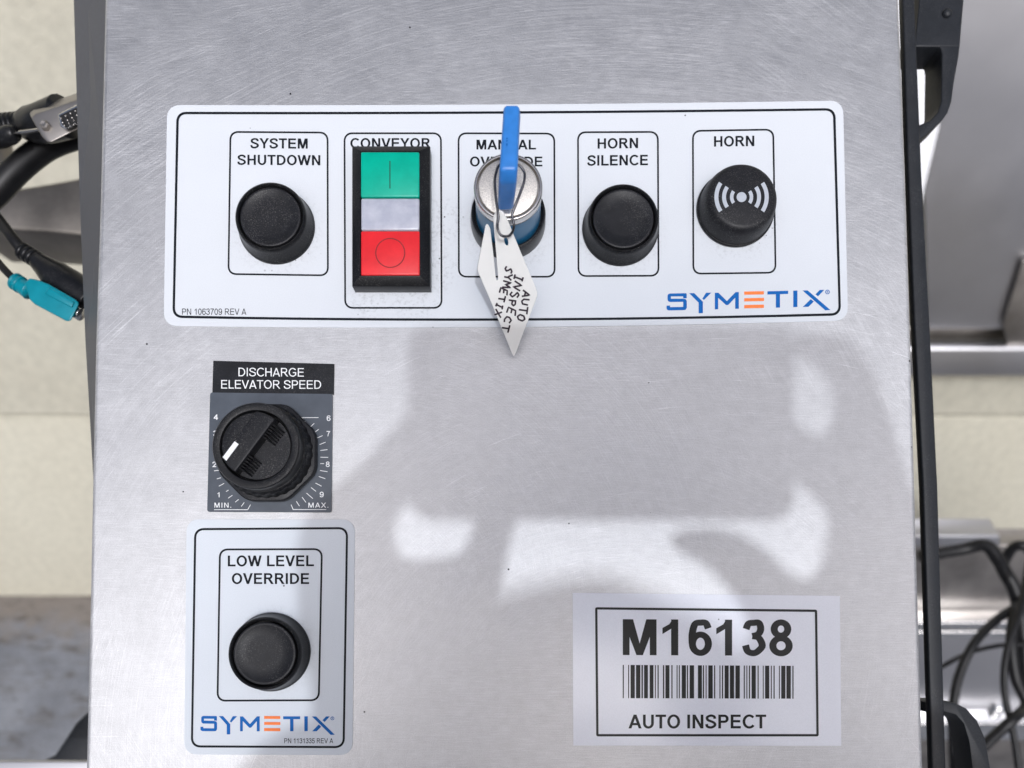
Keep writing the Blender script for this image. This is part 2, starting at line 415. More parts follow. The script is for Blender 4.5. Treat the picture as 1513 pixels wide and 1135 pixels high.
def tube(name, pts, rad, mat, parent=None, seg=10, panel=True, sub=6, smooth=180):
    """round cable through pts (smoothed); rad one radius or a list"""
    pts = [Vector(p) for p in pts]
    if not isinstance(rad, (list, tuple)): rad = [rad] * len(pts)
    P_, R_ = [], []
    n = len(pts)
    for i in range(n - 1):
        p0, p1, p2, p3 = pts[max(i - 1, 0)], pts[i], pts[i + 1], pts[min(i + 2, n - 1)]
        for s in range(sub):
            t = s / sub
            P_.append(0.5 * ((2 * p1) + (p2 - p0) * t + (2 * p0 - 5 * p1 + 4 * p2 - p3) * t * t + (3 * p1 - p0 - 3 * p2 + p3) * t ** 3))
            R_.append(rad[i] * (1 - t) + rad[i + 1] * t)
    P_.append(pts[-1]); R_.append(rad[-1])
    vs_, fs = [], []
    nrm = None
    for i, p in enumerate(P_):
        d = (P_[min(i + 1, len(P_) - 1)] - P_[max(i - 1, 0)]).normalized()
        if nrm is None:
            nrm = d.orthogonal().normalized()
        nrm = (nrm - d * nrm.dot(d)).normalized(); bn = d.cross(nrm)
        for k in range(seg):
            a = 2 * math.pi * k / seg
            vs_.append(p + (nrm * math.cos(a) + bn * math.sin(a)) * R_[i])
    for i in range(len(P_) - 1):
        for k in range(seg):
            fs.append((i * seg + k, i * seg + (k + 1) % seg, (i + 1) * seg + (k + 1) % seg, (i + 1) * seg + k))
    fs.append(list(range(seg))[::-1]); fs.append([(len(P_) - 1) * seg + k for k in range(seg)])
    return mesh(name, vs_, fs, mat, parent, smooth, panel)
def prism(name, base, top, mat, parent=None, smooth=0, panel=True):
    n = len(base)
    fs = [list(range(n))[::-1], list(range(n, 2 * n))] + [(i, (i + 1) % n, n + (i + 1) % n, n + i) for i in range(n)]
    return mesh(name, list(base) + list(top), fs, mat, parent, smooth, panel)
def box(name, a, b, mat, parent=None, panel=True):
    x0, y0, z0 = a; x1, y1, z1 = b
    return prism(name, [(x0, y0, z0), (x1, y0, z0), (x1, y1, z0), (x0, y1, z0)], [(x0, y0, z1), (x1, y0, z1), (x1, y1, z1), (x0, y1, z1)], mat, parent, 0, panel)
# ------------------------------------------------------------------ plain grotesque capitals and figures, drawn as strokes (cap height 1)
def spl(pts, n=9):
    pts = [Vector(p) for p in pts]; o = []
    for i in range(len(pts) - 1):
        p0, p1, p2, p3 = pts[max(i - 1, 0)], pts[i], pts[i + 1], pts[min(i + 2, len(pts) - 1)]
        for s in range(n):
            t = s / n
            o.append(0.5 * ((2 * p1) + (p2 - p0) * t + (2 * p0 - 5 * p1 + 4 * p2 - p3) * t * t + (3 * p1 - p0 - 3 * p2 + p3) * t ** 3))
    o.append(pts[-1]); return o
def ell(cx, cy, rx, ry, a0, a1, n=28):
    return [Vector((cx + rx * math.cos(math.radians(a0 + (a1 - a0) * i / n)), cy + ry * math.sin(math.radians(a0 + (a1 - a0) * i / n)))) for i in range(n + 1)]
def thick(path, w, v):
    """quads of a stroke of width w across uprights and v across level runs"""
    L, R = [], []
    closed = (path[0] - path[-1]).length < 1e-6; m = len(path) - 1
    for i, p in enumerate(path):
        if closed and i in (0, m): t = (path[1] - path[m - 1]).normalized()
        else: t = (path[min(i + 1, m)] - path[max(i - 1, 0)]).normalized()
        n = Vector((-t.y * w / 2, t.x * v / 2)); L.append(p + n); R.append(p - n)
    return [[L[i], L[i + 1], R[i + 1], R[i]] for i in range(len(path) - 1)]
def glyph(ch, w, v):
    """(advance, bearing-free polygons in layers)"""
    B = w > .17
    sb = .095 if B else .105
    def bar(x0, x1, y0, y1): return [[(x0, y0), (x1, y0), (x1, y1), (x0, y1)]]
    def dia(x0, y0, x1, y1, hw=None):
        hw = (w * 1.06 if hw is None else hw) / 2
        return [[(x0 - hw, y0), (x0 + hw, y0), (x1 + hw, y1), (x1 - hw, y1)]]
    Ls = []
    if ch == ' ': return .39, []
    if ch == '.': return .39, [bar(sb, sb + w, 0, w)]
    if ch == 'I': return .39, [bar(.195 - w / 2, .195 + w / 2, 0, 1)]
    if ch in 'EL':
        a = .93 if ch == 'E' else (.85 if B else .777); x1 = a - (.07 if ch == 'E' else .03)
        Ls = [bar(sb, sb + w, 0, 1), bar(sb, x1, 0, v)]
        if ch == 'E': Ls += [bar(sb, x1 - .015, 1 - v, 1), bar(sb, x1 - .05, .52 - v / 2, .52 + v / 2)]
        return a, Ls
    if ch == 'T':
        a = .853; return a, [bar(.03, a - .03, 1 - v, 1), bar(a / 2 - w / 2, a / 2 + w / 2, 0, 1)]
    if ch == 'H':
        a = 1.008; return a, [bar(sb, sb + w, 0, 1), bar(a - sb - w, a - sb, 0, 1), bar(sb, a - sb, .52 - v / 2, .52 + v / 2)]
    if ch == 'N':
        a = 1.008; return a, [bar(sb, sb + w, 0, 1), bar(a - sb - w, a - sb, 0, 1), [[(sb, 1), (sb + w * 1.06, 1), (a - sb, 0), (a - sb - w * 1.06, 0)]]]
    if ch == 'M':
        a = 1.163; m = a / 2; h = w * .5
        return a, [bar(sb, sb + w * .95, 0, 1), bar(a - sb - w * .95, a - sb, 0, 1), [[(sb, 1), (sb + w * 1.45, 1), (m + h * .9, 0), (m - h * .9, 0)]], [[(a - sb, 1), (a - sb - w * 1.45, 1), (m - h * .9, 0), (m + h * .9, 0)]]]
    if ch in 'AV':
        a = 1.0 if (B and ch == 'A') else .93; m = a / 2; hw = w * 1.08; f = (lambda y: y) if ch == 'A' else (lambda y: 1 - y)
        Ls = [[[(0.005, f(0)), (hw + .005, f(0)), (m + w * .52, f(1)), (m - w * .52, f(1))]], [[(a - .005, f(0)), (a - hw - .005, f(0)), (m - w * .52, f(1)), (m + w * .52, f(1))]]]
        if ch == 'A': Ls.append(bar(.2, a - .2, .23, .23 + v * .98))
        return a, Ls
    if ch == 'W':
        a = 1.318; hw = w * 1.02; q = [.01 + hw / 2, a * .29, a * .5, a * .71, a - .01 - hw / 2]
        return a, [dia(q[1], 0, q[0], 1, hw), dia(q[1], 0, q[2], 1, hw), dia(q[3], 0, q[2], 1, hw), dia(q[3], 0, q[4], 1, hw)]
    if ch == 'X':
        a = .93; hw = w * 1.2; return a, [dia(.01 + hw / 2, 0, a - .03 - hw / 2, 1, hw), dia(a - .01 - hw / 2, 0, .03 + hw / 2, 1, hw)]
    if ch == 'Y':
        a = .93; m = a / 2; hw = w * 1.17
        return a, [[[(0, 1), (hw, 1), (m + w / 2, .42), (m - w / 2, .42)]], [[(a, 1), (a - hw, 1), (m - w / 2, .42), (m + w / 2, .42)]], bar(m - w / 2, m + w / 2, 0, .44)]
    if ch == 'O':
        a = 1.086; return a, [thick(ell(a / 2, .5, a / 2 - .06 - w / 2, .515 - v / 2, 0, 360, 40), w, v)]
    if ch == 'C':
        a = 1.008; rx = (a - .06) / 2 + .03 - w / 2; cx = .06 + w / 2 + rx
        return a, [thick(ell(cx, .5, rx, .515 - v / 2, 42, 318 + 4, 34), w, v)]
    if ch == 'G':
        a = 1.086; rx = (a - .12) / 2 - w / 2 + .015; cx = .06 + w / 2 + rx; x1 = a - .09
        return a, [thick(ell(cx, .5, rx, .515 - v / 2, 38, 318, 34), w, v), bar(cx + .02, x1, .40, .40 + v), bar(x1 - w, x1, .13, .42), ]
    if ch == 'D':
        a = 1.008; x0 = sb; x1 = a - .06; m = x0 + (x1 - x0) * .42
        path = [Vector((x0, 1 - v / 2))] + ell(m, .5, x1 - m - w / 2, .5 - v / 2, 90, -90, 24) + [Vector((x0, v / 2))]
        return a, [bar(x0, x0 + w, 0, 1), thick(path, w, v)]
    if ch in 'PRB':
        a = {'P': .93, 'R': 1.008, 'B': 1.008}[ch]; x0 = sb; x1 = a - (.06 if ch == 'P' else .13); yb = .40 if ch == 'P' else .44
        ym = (1 + yb) / 2; ry = (1 - yb) / 2 - v / 2; m = x1 - w / 2 - ry * 1.0
        path = [Vector((x0, 1 - v / 2))] + ell(m, ym, x1 - w / 2 - m, ry, 90, -90, 16) + [Vector((x0, yb + v / 2))]
        Ls = [bar(x0, x0 + w, 0, 1), thick(path, w, v)]
        if ch == 'R': Ls.append([[(x0 + .30, yb + v * .6), (x0 + .30 + w * 1.15, yb + v * .6), (a - .0, 0), (a - w * 1.25, 0)]])
        if ch == 'B': Ls.append(thick([Vector((x0, yb + v / 2))] + ell(m, yb / 2 + v / 4, x1 - w / 2 - m + .05, yb / 2 - v / 4, 90, -90, 16) + [Vector((x0, v / 2))], w, v))
        return a, Ls
    if ch == 'U':
        a = 1.008; x0, x1 = sb + w / 2, a - sb - w / 2; r = (x1 - x0) / 2
        return a, [thick([Vector((x0, 1)), Vector((x0, .45))] + ell(a / 2, .375, r, .39 - v / 2, 180, 360, 24) + [Vector((x1, .45)), Vector((x1, 1))], w, v)]
    if ch == 'S':
        a = .93; x0, x1 = .055 + w / 2, a - .055 - w / 2; m = a / 2; t = 1.015 - v / 2; b = -.015 + v / 2
        pts = [(x1 - .01, .70), (x1 - .06, .86), (m + .01, t), (x0 + .08, t - .08), (x0 + .02, .735), (x0 + .10, .60), (m + .02, .51), (x1 - .07, .41), (x1 + .005, .27), (x1 - .08, b + .08), (m, b), (x0 + .05, .13), (x0 - .02, .315)]
        return a, [thick(spl(pts, 6), w, v)]
    a = .776; x0, x1 = .055 + w / 2, a - .055 - w / 2; m = a / 2; t = 1.0 - v / 2; b = v / 2 - .015
    if ch == '0': return a, [thick(ell(m, .5, m - .055 - w / 2, .51 - v / 2, 0, 360, 36), w, v)]
    if ch == '1':
        xr = .53
        return a, [bar(xr - w, xr, 0, 1), [[(xr - .02, 1), (xr - w * .82, 1), (xr - w - .05, .87), (xr - w - .25, .76), (xr - w - .25, .76 - v), (xr - w * .5, .80)]]]
    if ch == '2': return a, [thick(spl([(x0 + .0, .68), (x0 + .05, .86), (m, t), (x1 - .06, .88), (x1 - .01, .70), (x1 - .10, .52), (m - .02, .30), (x0 + .07, .12)], 6), w, v), bar(.05, a - .06, 0, v)]
    if ch == '3': return a, [thick(spl([(x0, .74), (x0 + .07, .89), (m - .01, t), (x1 - .09, .91), (x1 - .04, .745), (x1 - .11, .60), (m - .05, .545)], 6), w, v), thick(spl([(m - .05, .545), (x1 - .10, .50), (x1 + .005, .29), (x1 - .10, b + .07), (m - .01, b), (x0 + .05, .12), (x0 - .015, .29)], 6), w, v)]
    if ch == '4': return a, [bar(.45, .45 + w, 0, 1), bar(.03, a - .04, .22, .22 + v), [[(.03, .24), (.03, .24 + v), (.46, 1), (.46 + w * .6, 1), (.46 + w * .2, .78), (.2, .24)]]]
    if ch == '6': return a, [thick(ell(m + .005, .325, m - .055 - w / 2, .34 - v / 2, 0, 360, 30), w, v), thick(spl([(x1 - .0, .755), (x1 - .07, .90), (m + .02, t), (x0 + .08, .87), (x0 + .0, .60), (x0 + .0, .33)], 7), w, v)]
    if ch == '9': return a, [thick(ell(m - .005, .675, m - .055 - w / 2, .34 - v / 2, 0, 360, 30), w, v), thick(spl([(x0 + .0, .245), (x0 + .07, .10), (m - .02, b), (x1 - .08, .13), (x1, .40), (x1, .67)], 7), w, v)]
    if ch == '7': return a, [bar(.055, a - .05, 1 - v, 1), thick(spl([(x1 + .02, 1 - v * .6), (m + .06, .62), (m - .06, .30), (m - .10, 0)], 7), w * 1.0, v)]
    if ch == '8': return a, [thick(ell(m, .745, m - .09 - w / 2, .27 - v / 2, 0, 360, 28), w, v), thick(ell(m, .28, m - .05 - w / 2, .295 - v / 2, 0, 360, 28), w, v)]
    if ch == '5': return a, [bar(.17, a - .08, 1 - v, 1), [[(.17, 1), (.17 + w * .8, 1), (.10 + w * .9, .46), (.07, .46)]], thick(spl([(x0 + .03, .50), (m, .60), (x1 - .06, .53), (x1, .33), (x1 - .08, .10), (m - .01, b), (x0 + .04, .10), (x0 - .02, .27)], 6), w, v)]
    raise KeyError(ch)
def lettering(s, quad, mat, parent, z, bold=True, spacing=0.0, name='lettering'):
    """print s into the pixel box (left, right, top, bottom[, rise]); rise = pixels the right end sits higher"""
    l, r, t, b = quad[:4]; rise = quad[4] if len(quad) > 4 else 0
    w_, v_ = (.205, .170) if bold is True else ((.135, .115) if bold is False else bold)
    polys, x = [], 0.0
    for ch in s:
        a, layers = glyph(ch, w_, v_)
        for k, ly in enumerate(layers):
            for po in ly: polys.append(([(x + p[0], p[1]) for p in po], k))
        x += a + spacing
    x0 = min(p[0] for po, k in polys for p in po); x1 = max(p[0] for po, k in polys for p in po)
    vs_, fs = [], []
    for po, k in polys:
        i = len(vs_)
        for p in po:
            f = (p[0] - x0) / (x1 - x0); vs_.append(P(l + (r - l) * f, b + (t - b) * p[1] - rise * f, z + k * 4e-6))
        fs.append(list(range(i, i + len(po))))
    me_o = mesh(name, vs_, fs, mat, parent)
    for p in me_o.data.polygons:
        if p.normal.z < 0: p.flip()
    return me_o
Z1, Z2, Z3 = 0.00035, 0.00042, 0.00050

# ------------------------------------------------------------------ the setting: ground, stucco wall
g = mesh('ground', [(-60, -60, GROUND_Z), (60, -60, GROUND_Z), (60, 60, GROUND_Z), (-60, 60, GROUND_Z)], [(0, 1, 2, 3)], 'concrete', None, 0, False)
tag(g, None, None, kind='structure')
wall = thing('stucco_wall', (0, WALL_Y, GROUND_Z), 'cream stucco wall with a horizontal joint, behind the steel cabinet', 'wall', panel=False)
zj = WY(60, 612, WALL_Y).z
def wall_piece(name, z0, z1, y):
    o = box(name, (-6, y, z0), (6, WALL_Y + 0.25, z1), 'stucco', wall, False); bevel(o, 0.012, 3); return o
wall_piece('lower_wall', GROUND_Z - 0.05, zj - 0.004, WALL_Y)
wall_piece('upper_wall', zj, 1.6, WALL_Y - 0.012)

# ------------------------------------------------------------------ steel cabinet
cab = thing('steel_cabinet', (0, 0, -0.02), 'brushed stainless steel control cabinet whose tilted lid carries all the switches', 'cabinet')
# lid: folded sheet, its sides following the slightly widening outline in the picture
edgeL = [(157, -170), (153, 0), (145.5, 300), (139, 500), (134.5, 700), (130.5, 900), (125, 1135), (122, 1290)]
edgeR = [(1322, -170), (1330, 0), (1340, 250), (1347, 470), (1355, 750), (1366, 1135), (1370, 1290)]
TL, BL = P(156, -170), P(124, 1290)
lp = [P(x, y) for x, y in reversed(edgeL)] + [P(x, y) for x, y in edgeR]
lid = prism('lid', [(p.x, p.y, -0.014) for p in reversed(lp)], [(p.x, p.y, 0) for p in reversed(lp)], 'brushed_steel', cab)
bevel(lid, 0.0022, 5)
uvl = lid.data.uv_layers.new(name='grain')
for lo_ in lid.data.loops: uvl.data[lo_.index].uv = lid.data.vertices[lo_.vertex_index].co[:2]
# body of the cabinet below the lid
body = prism('cabinet_body', [(P(190, 0).x, BL.y + .01, -0.12), (P(1300, 0).x, BL.y + .01, -0.12), (P(1300, 0).x, TL.y - .01, -0.12), (P(190, 0).x, TL.y - .01, -0.12)],
             [(P(160, 0).x, BL.y + .01, -0.015), (P(1325, 0).x, BL.y + .01, -0.015), (P(1325, 0).x, TL.y - .01, -0.015), (P(160, 0).x, TL.y - .01, -0.015)], 'flange_steel', cab)
# sloping left flank seen past the lid's edge
hA, hB = -0.010, -0.034
fl = prism('side_flank', [P(170, -165, hA), P(159, 300, hA), P(153, 500, hA), P(148, 760, hA), P(148, 760, hA - .002), P(153, 500, hA - .002), P(159, 300, hA - .002), P(170, -165, hA - .002)],
           [P(104, -165, hB), P(118, 300, hB), P(126, 500, hB), P(142, 780, hB), P(145, 780, hB - .002), P(130, 500, hB - .002), P(124, 300, hB - .002), P(112, -165, hB - .002)], 'flange_steel', cab)

# ------------------------------------------------------------------ logo (traced once, laid twice)
def logo(parent, box_, z):
    """box_: left, right, top of I, bottom of I, rise"""
    l, r, t, b, rise = box_
    x0, x1, y0, y1 = 128.0, 1348.0, 172.0, 302.0
    def M(x, y):                                   # trace pixels, straightened
        y = y + 0.028 * (x - 130); a = (x - x0) / (x1 - x0)
        return (l + (r - l) * a, t + (b - t) * (y - y0) / (y1 - y0) - rise * a)
    S = [[(150, 168), (272, 166), (276, 172), (276, 205), (250, 205), (250, 190), (158, 191), (158, 208), (250, 208), (270, 213), (277, 226), (277, 278), (268, 293), (252, 296), (142, 298), (130, 292), (126, 284), (126, 262), (152, 260), (152, 273), (250, 271), (250, 232), (150, 233), (137, 226), (133, 215), (133, 184), (138, 174)]]
    Y = [[(294, 166), (332, 165), (397, 232), (397, 319), (365, 320), (365, 238)], [(393, 208), (420, 163), (459, 162), (405, 218)]]
    M_ = [[(486, 163), (512, 162), (576, 226), (640, 158), (665, 157), (665, 285), (638, 286), (638, 200), (586, 256), (570, 257), (511, 202), (511, 289), (486, 290)]]
    E = [[(705, 153), (852, 150), (852, 175), (705, 178)], [(705, 204), (853, 201), (853, 226), (705, 229)], [(705, 256), (852, 253), (852, 279), (705, 282)]]
    T_ = [[(878, 151), (1033, 147), (1033, 171), (972, 173), (972, 276), (941, 277), (941, 174), (878, 176)]]
    I = [[(1071, 146), (1102, 145), (1102, 271), (1071, 273)]]
    X = [[(1140, 145), (1178, 144), (1348, 295), (1310, 297)], [(1142, 271), (1202, 211), (1224, 230), (1184, 270)], [(1236, 175), (1268, 141), (1302, 140), (1256, 189)]]
    flat('logo_lettering', [[M(*p) for p in poly] for grp in (S, Y, M_, T_, I, X) for poly in grp], 'logo_blue', parent, z)
    flat('logo_bars', [[M(*p) for p in poly] for poly in E], 'logo_orange', parent, z)
    cx, cy = M(1326, 156); s = (r - l) / 1220
    def circ(rr): return [(cx + rr * s * math.cos(a * math.pi / 12), cy + rr * s * math.sin(a * math.pi / 12)) for a in range(24)]
    a, b_ = circ(17), circ(12)
    vs_ = [P(x, y, z) for x, y in a + b_]
    mesh('registered_mark', vs_, [(i, (i + 1) % 24, 24 + (i + 1) % 24, 24 + i) for i in range(24)], 'logo_blue', parent)
    lettering('R', (cx - 5.5 * s, cx + 6.5 * s, cy - 8 * s, cy + 8 * s), 'logo_blue', parent, z)

# ------------------------------------------------------------------ wide legend plate
ov = thing('legend_plate', P(750, 320), 'wide white legend plate with rounded corners across the top of the lid', 'label plate')
q = [(247.5, 156), (1245, 149.5), (1252.5, 474), (242.5, 482)]
sheet('plate_film', [P(x, y)[:2] for x, y in rquad(q, 20, 10, 2.5, 6)], 'overlay_white', ov, 0.00002, Z1)
ring('border_line', [(262.5, 167), (1232.5, 161.5), (1241, 464.5), (256.5, 468)], 13, 3.6, 'ink', ov, Z2, 2, 6)
for qq in ([(340.5, 195), (484, 196), (484.5, 407), (337.5, 405)], [(509, 197), (651.5, 197), (652.5, 455), (510, 455)], [(677.5, 197), (819, 197.5), (819.5, 409), (678, 409)],
           [(854, 195.5), (972, 195), (973, 407.5), (854.7, 408)], [(1023.8, 193.5), (1142.5, 191.5), (1146, 403), (1024.5, 404.5)]):
    ring('legend_frame', qq, 12, 2.6, 'ink', ov, Z2)
for s, bx in (('SYSTEM', (369.8, 454.7, 204.2, 219.2, -0.6)), ('SHUTDOWN', (350.6, 473.3, 228.6, 243.6, -0.8)), ('CONVEYOR', (517.6, 636.6, 204.2, 219.2)), ('MANUAL', (704, 792, 206.5, 221)),
              ('OVERRIDE', (694.4, 801.5, 231.5, 246)), ('HORN', (883, 942.8, 204.6, 219.8, 0.8)), ('SILENCE', (867.6, 957.4, 229.6, 245, 0.8)), ('HORN', (1055, 1114.5, 201.4, 216.8, 0.8))):
    lettering(s, bx, 'ink', ov, Z2)
lettering('PN 1063709 REV A', (269, 364, 456, 465.3), 'ink', ov, Z2, (.13, .12), name='part_number')
logo(ov, (985.3, 1227, 434.5, 459.5, 6.5), Z2)

# ------------------------------------------------------------------ lower legend plate
lo = thing('legend_plate', P(400, 940), 'small upright white legend plate for low level override, bottom left of the lid', 'label plate')
sheet('plate_film', [P(x, y)[:2] for x, y in rquad([(276.3, 767.5), (524.7, 768), (521, 1115.5), (272.8, 1114.6)], 19, 10)], 'overlay_low', lo, 0.00002, Z1)
ring('border_line', [(288.5, 782), (512.8, 780.5), (507.7, 1104), (283.5, 1103)], 13, 3.2, 'ink', lo, Z2)
ring('legend_frame', [(325, 812), (475.6, 811.5), (471, 1034.8), (321.4, 1035.4)], 12, 2.8, 'ink', lo, Z2)
lettering('LOW LEVEL', (336.6, 463.9, 821, 837, 0.3), 'ink', lo, Z2)
lettering('OVERRIDE', (342.5, 456.7, 847, 863), 'ink', lo, Z2)
lettering('PN 1131335 REV A', (420, 492.3, 1091, 1098.3), 'ink', lo, Z2, (.14, .13), name='part_number')
logo(lo, (296.5, 494.7, 1058.5, 1081, 0), Z2)

# ------------------------------------------------------------------ bar code sticker
st = thing('barcode_sticker', P(1044, 990), 'glossy white paper sticker with a black bar code, bottom right of the lid', 'sticker')
sheet('sticker_paper', [P(x, y)[:2] for x, y in ((846, 876), (1240.7, 880.5), (1242.8, 1102), (847, 1101.6))], 'sticker_white', st, 0.00002, 0.00016)
ring('border_line', [(881, 899), (1205.7, 902.6), (1208, 1086.5), (882.6, 1086.5)], 1.5, 3.5, 'sticker_ink', st, 0.00022)
lettering('M16138', (920.2, 1171.3, 915.0, 968, -1.2), 'sticker_ink', st, 0.00022)
lettering('AUTO INSPECT', (928.6, 1132, 1056, 1076.4), 'sticker_ink', st, 0.00022)
bars = [(317, 323), (345, 350), (358, 380), (386, 409), (414, 422), (428, 448), (457, 477), (484, 489), (498, 504), (526, 533), (539, 560), (570, 576), (597, 602), (609, 614), (624, 646), (651, 657), (665, 688), (708, 729),
        (734, 740), (748, 753), (762, 785), (792, 798), (820, 825), (833, 839), (847, 868), (874, 896), (903, 926), (946, 952), (960, 965), (973, 979), (987, 1009), (1018, 1024), (1045, 1050), (1057, 1079), (1087, 1092), (1101, 1107),
        (1129, 1134), (1141, 1163), (1168, 1191), (1199, 1205)]
flat('bar_code', [[(830 + a / 3.5186, 982 + a * .0016), (830 + b / 3.5186, 982 + b * .0016), (830 + b / 3.5186, 1031.5 + b * .0008), (830 + a / 3.5186, 1031.5 + a * .0008)] for a, b in bars], 'sticker_ink', st, 0.00022)

# ------------------------------------------------------------------ push buttons
def push_button(base_px, label):
    c = P(*base_px); t = thing('push_button', c, label, 'push button', 'round black push buttons')
    lathe('bezel', c, [(.0146, 0), (.0147, .0012), (.0144, .0017), (.0141, .0022), (.0134, .0075), (.01305, .0091), (.0126, .0094), (.0122, .0091), (.0119, .0080), (.0119, .004)], 'black_plastic', t, 72, 50)
    lathe('cap', c, [(.0114, .0035), (.0114, .0086), (.01125, .0089), (.0109, .00905), (.0103, .0090), (.0101, .00885), (.0060, .0087), (0.0000005, .00865)], 'cap_plastic', t, 72, 40)
    return t
push_button((410, 337), 'round black push button under the words system shutdown')
push_button((916, 339.5), 'round black push button under the words horn silence')
push_button((402, 963), 'round black push button on the small lower legend plate')

# ------------------------------------------------------------------ horn
c = P(1085.5, 311)
hn = thing('horn_buzzer', c, 'round black buzzer with white sound wave print, right end of the wide plate', 'buzzer')
lathe('base_ring', c, [(.0149, 0), (.0150, .0012), (.0147, .0016), (.0140, .0017)], 'black_plastic', hn, 72, 40)
lathe('housing', c, [(.0144, .0010), (.0143, .0035), (.0136, .0075), (.0132, .0088), (.0126, .0098), (.0117, .0104), (.0108, .0106), (0.0000005, .0107)], 'cap_plastic', hn, 72, 60)
def arc(cx, cy, r0, r1, a0, a1, n=14):
    o = [(cx + r1 * math.cos(math.radians(a0 + (a1 - a0) * i / n)), cy + r1 * math.sin(math.radians(a0 + (a1 - a0) * i / n))) for i in range(n + 1)]
    o += [(cx + r0 * math.cos(math.radians(a1 + (a0 - a1) * i / n)), cy + r0 * math.sin(math.radians(a1 + (a0 - a1) * i / n))) for i in range(n + 1)]
    return o
hz = .01085
hx, hy = 1095.7, 291.3
flat('sound_mark', [[(hx + 7.4 * math.cos(a * .2618), hy + 7.4 * math.sin(a * .2618)) for a in range(24)]] +
     [arc(hx, hy, r0, r1, m - sp, m + sp) for m in (0, 180) for r0, r1, sp in ((12.0, 17.2, 36), (23, 28.8, 35), (34.2, 40.2, 34))], 'grey_ink', hn, hz)

# ------------------------------------------------------------------ conveyor double button
cs = thing('double_push_button', P(578, 325), 'black framed conveyor switch with green, clear and red rectangular fields', 'switch')
def rect(l, r, t, b, h): return [P(l, t, h), P(r, t, h), P(r, b, h), P(l, b, h)]
H1, H2 = .0062, .0084
o6 = rect(520.4, 635.3, 216.3, 423.3, H1); o8 = rect(531.7, 620.6, 222.8, 408.2, H2); i8 = rect(532.3, 620.0, 223.6, 407.4, H2)
o0 = [Vector((p.x, p.y, 0)) for p in o6]; i0 = [Vector((p.x, p.y, .003)) for p in i8]
# a rim that slopes up from the outer to the inner edge
vs_ = o0 + o6 + o8 + i8 + i0
fs = []
for k in range(4):
    for i in range(4): fs.append((k * 4 + i, k * 4 + (i + 1) % 4, k * 4 + 4 + (i + 1) % 4, k * 4 + 4 + i))
fs.append((16, 17, 18, 19)); fs.append((3, 2, 1, 0))
fr = mesh('frame', vs_, fs, 'frame_plastic', cs); bevel(fr, .00025, 2, 20)
def field(name, l, r, t, b, h, mat, bw=.0005):
    top = rect(l, r, t, b, h); bot = [Vector((p.x, p.y, .0025)) for p in top]
    o = prism(name, bot, top, mat, cs); bevel(o, bw, 3, 30); return o
gr = field('start_button', 533.0, 619.6, 224.4, 291.0, .0088, 'green_plastic')
flat('start_mark', [[(575.2, 237.8), (577.0, 237.8), (577.0, 278.5), (575.2, 278.5)]], 'mark_green', gr, .00886)
field('indicator_lens', 533.2, 619.8, 292.6, 340.0, .0084, 'lens_plastic', .0007)
rd = field('stop_button', 533.2, 620.0, 341.2, 406.4, .0088, 'red_plastic')
a_, b_ = arc(576.6, 373.8, 20.6, 22.2, 0, 359.9, 48), None
flat('stop_mark', [a_], 'mark_red', rd, .00886)

# ------------------------------------------------------------------ key switch
kc = P(751, 331)
ks = thing('key_switch', kc, 'key operated switch with blue barrel and round metal face, middle of the wide plate', 'key switch')
lathe('base_collar', kc, [(.0142, 0), (.0143, .0010), (.0141, .0075), (.0138, .0085), (.0132, .0088), (.0127, .0084), (.0125, .0070)], 'black_plastic', ks, 72, 40)
lathe('barrel', kc, [(.0122, .004), (.0121, .0100), (.0118, .0225)], 'lock_blue', ks, 72, 40)
lathe('face_ring', kc, [(.0118, .0225), (.01215, .0232), (.01215, .0264), (.0120, .0270), (.0117, .0272), (.0112, .0271), (.01105, .0262), (.0110, .0250)], 'chrome', ks, 72, 50)
lathe('face_plate', kc, [(.0106, .0240), (.0106, .0265), (.0104, .0268), (.0101, .0269), (0.0000005, .0270)], 'lock_face', ks, 72, 40)
slot = box('key_slot', (kc.x - .0022, kc.y - .0045, .0268), (kc.x + .0022, kc.y + .0045, .02745), 'recess_black', ks)

# ------------------------------------------------------------------ key with blue bow
ky = thing('key', (kc.x, kc.y, .027), 'key with long blue plastic bow sticking out of the key switch', 'key')
def bow_pt(px, py, h): return P(px, py, h)
# side outline of the bow at its left and right faces: (py, h) pairs carried by the four measured corners
def bow_side(s):
    cx = {'to': 756.2, 'bo': 751.2, 'bi': 746.6, 'ti': 754.5}
    hw = {'to': 12.0, 'bo': 13.6, 'bi': 11.6, 'ti': 10.5}
    pts = [P(cx['ti'] + s * hw['ti'], 212, .0305), P(cx['to'] + s * hw['to'], 168, .0480), P(cx['to'] + s * hw['to'], 153.5, .0515), P(cx['bo'] + s * hw['bo'], 250, .0530), P(cx['bo'] + s * hw['bo'], 270, .0490), P(cx['bi'] + s * hw['bi'], 312, .0315)]
    return pts
kb = prism('bow', bow_side(-1), bow_side(1), 'blue_plastic', ky); bevel(kb, .0012, 4, 25)
for k, (yy, ln) in enumerate(((203.5, 2.2), (207.5, 1.6), (212, 3.4))): flat('mould_mark', [[(748.2, yy), (750.0, yy), (749.8, yy + ln), (748.0, yy + ln)]], 'logo_blue', ky, .0531)
box('blade', (kc.x - .0011, kc.y - .0035, .020), (kc.x + .0011, kc.y + .0035, .0335), 'chrome', ky)

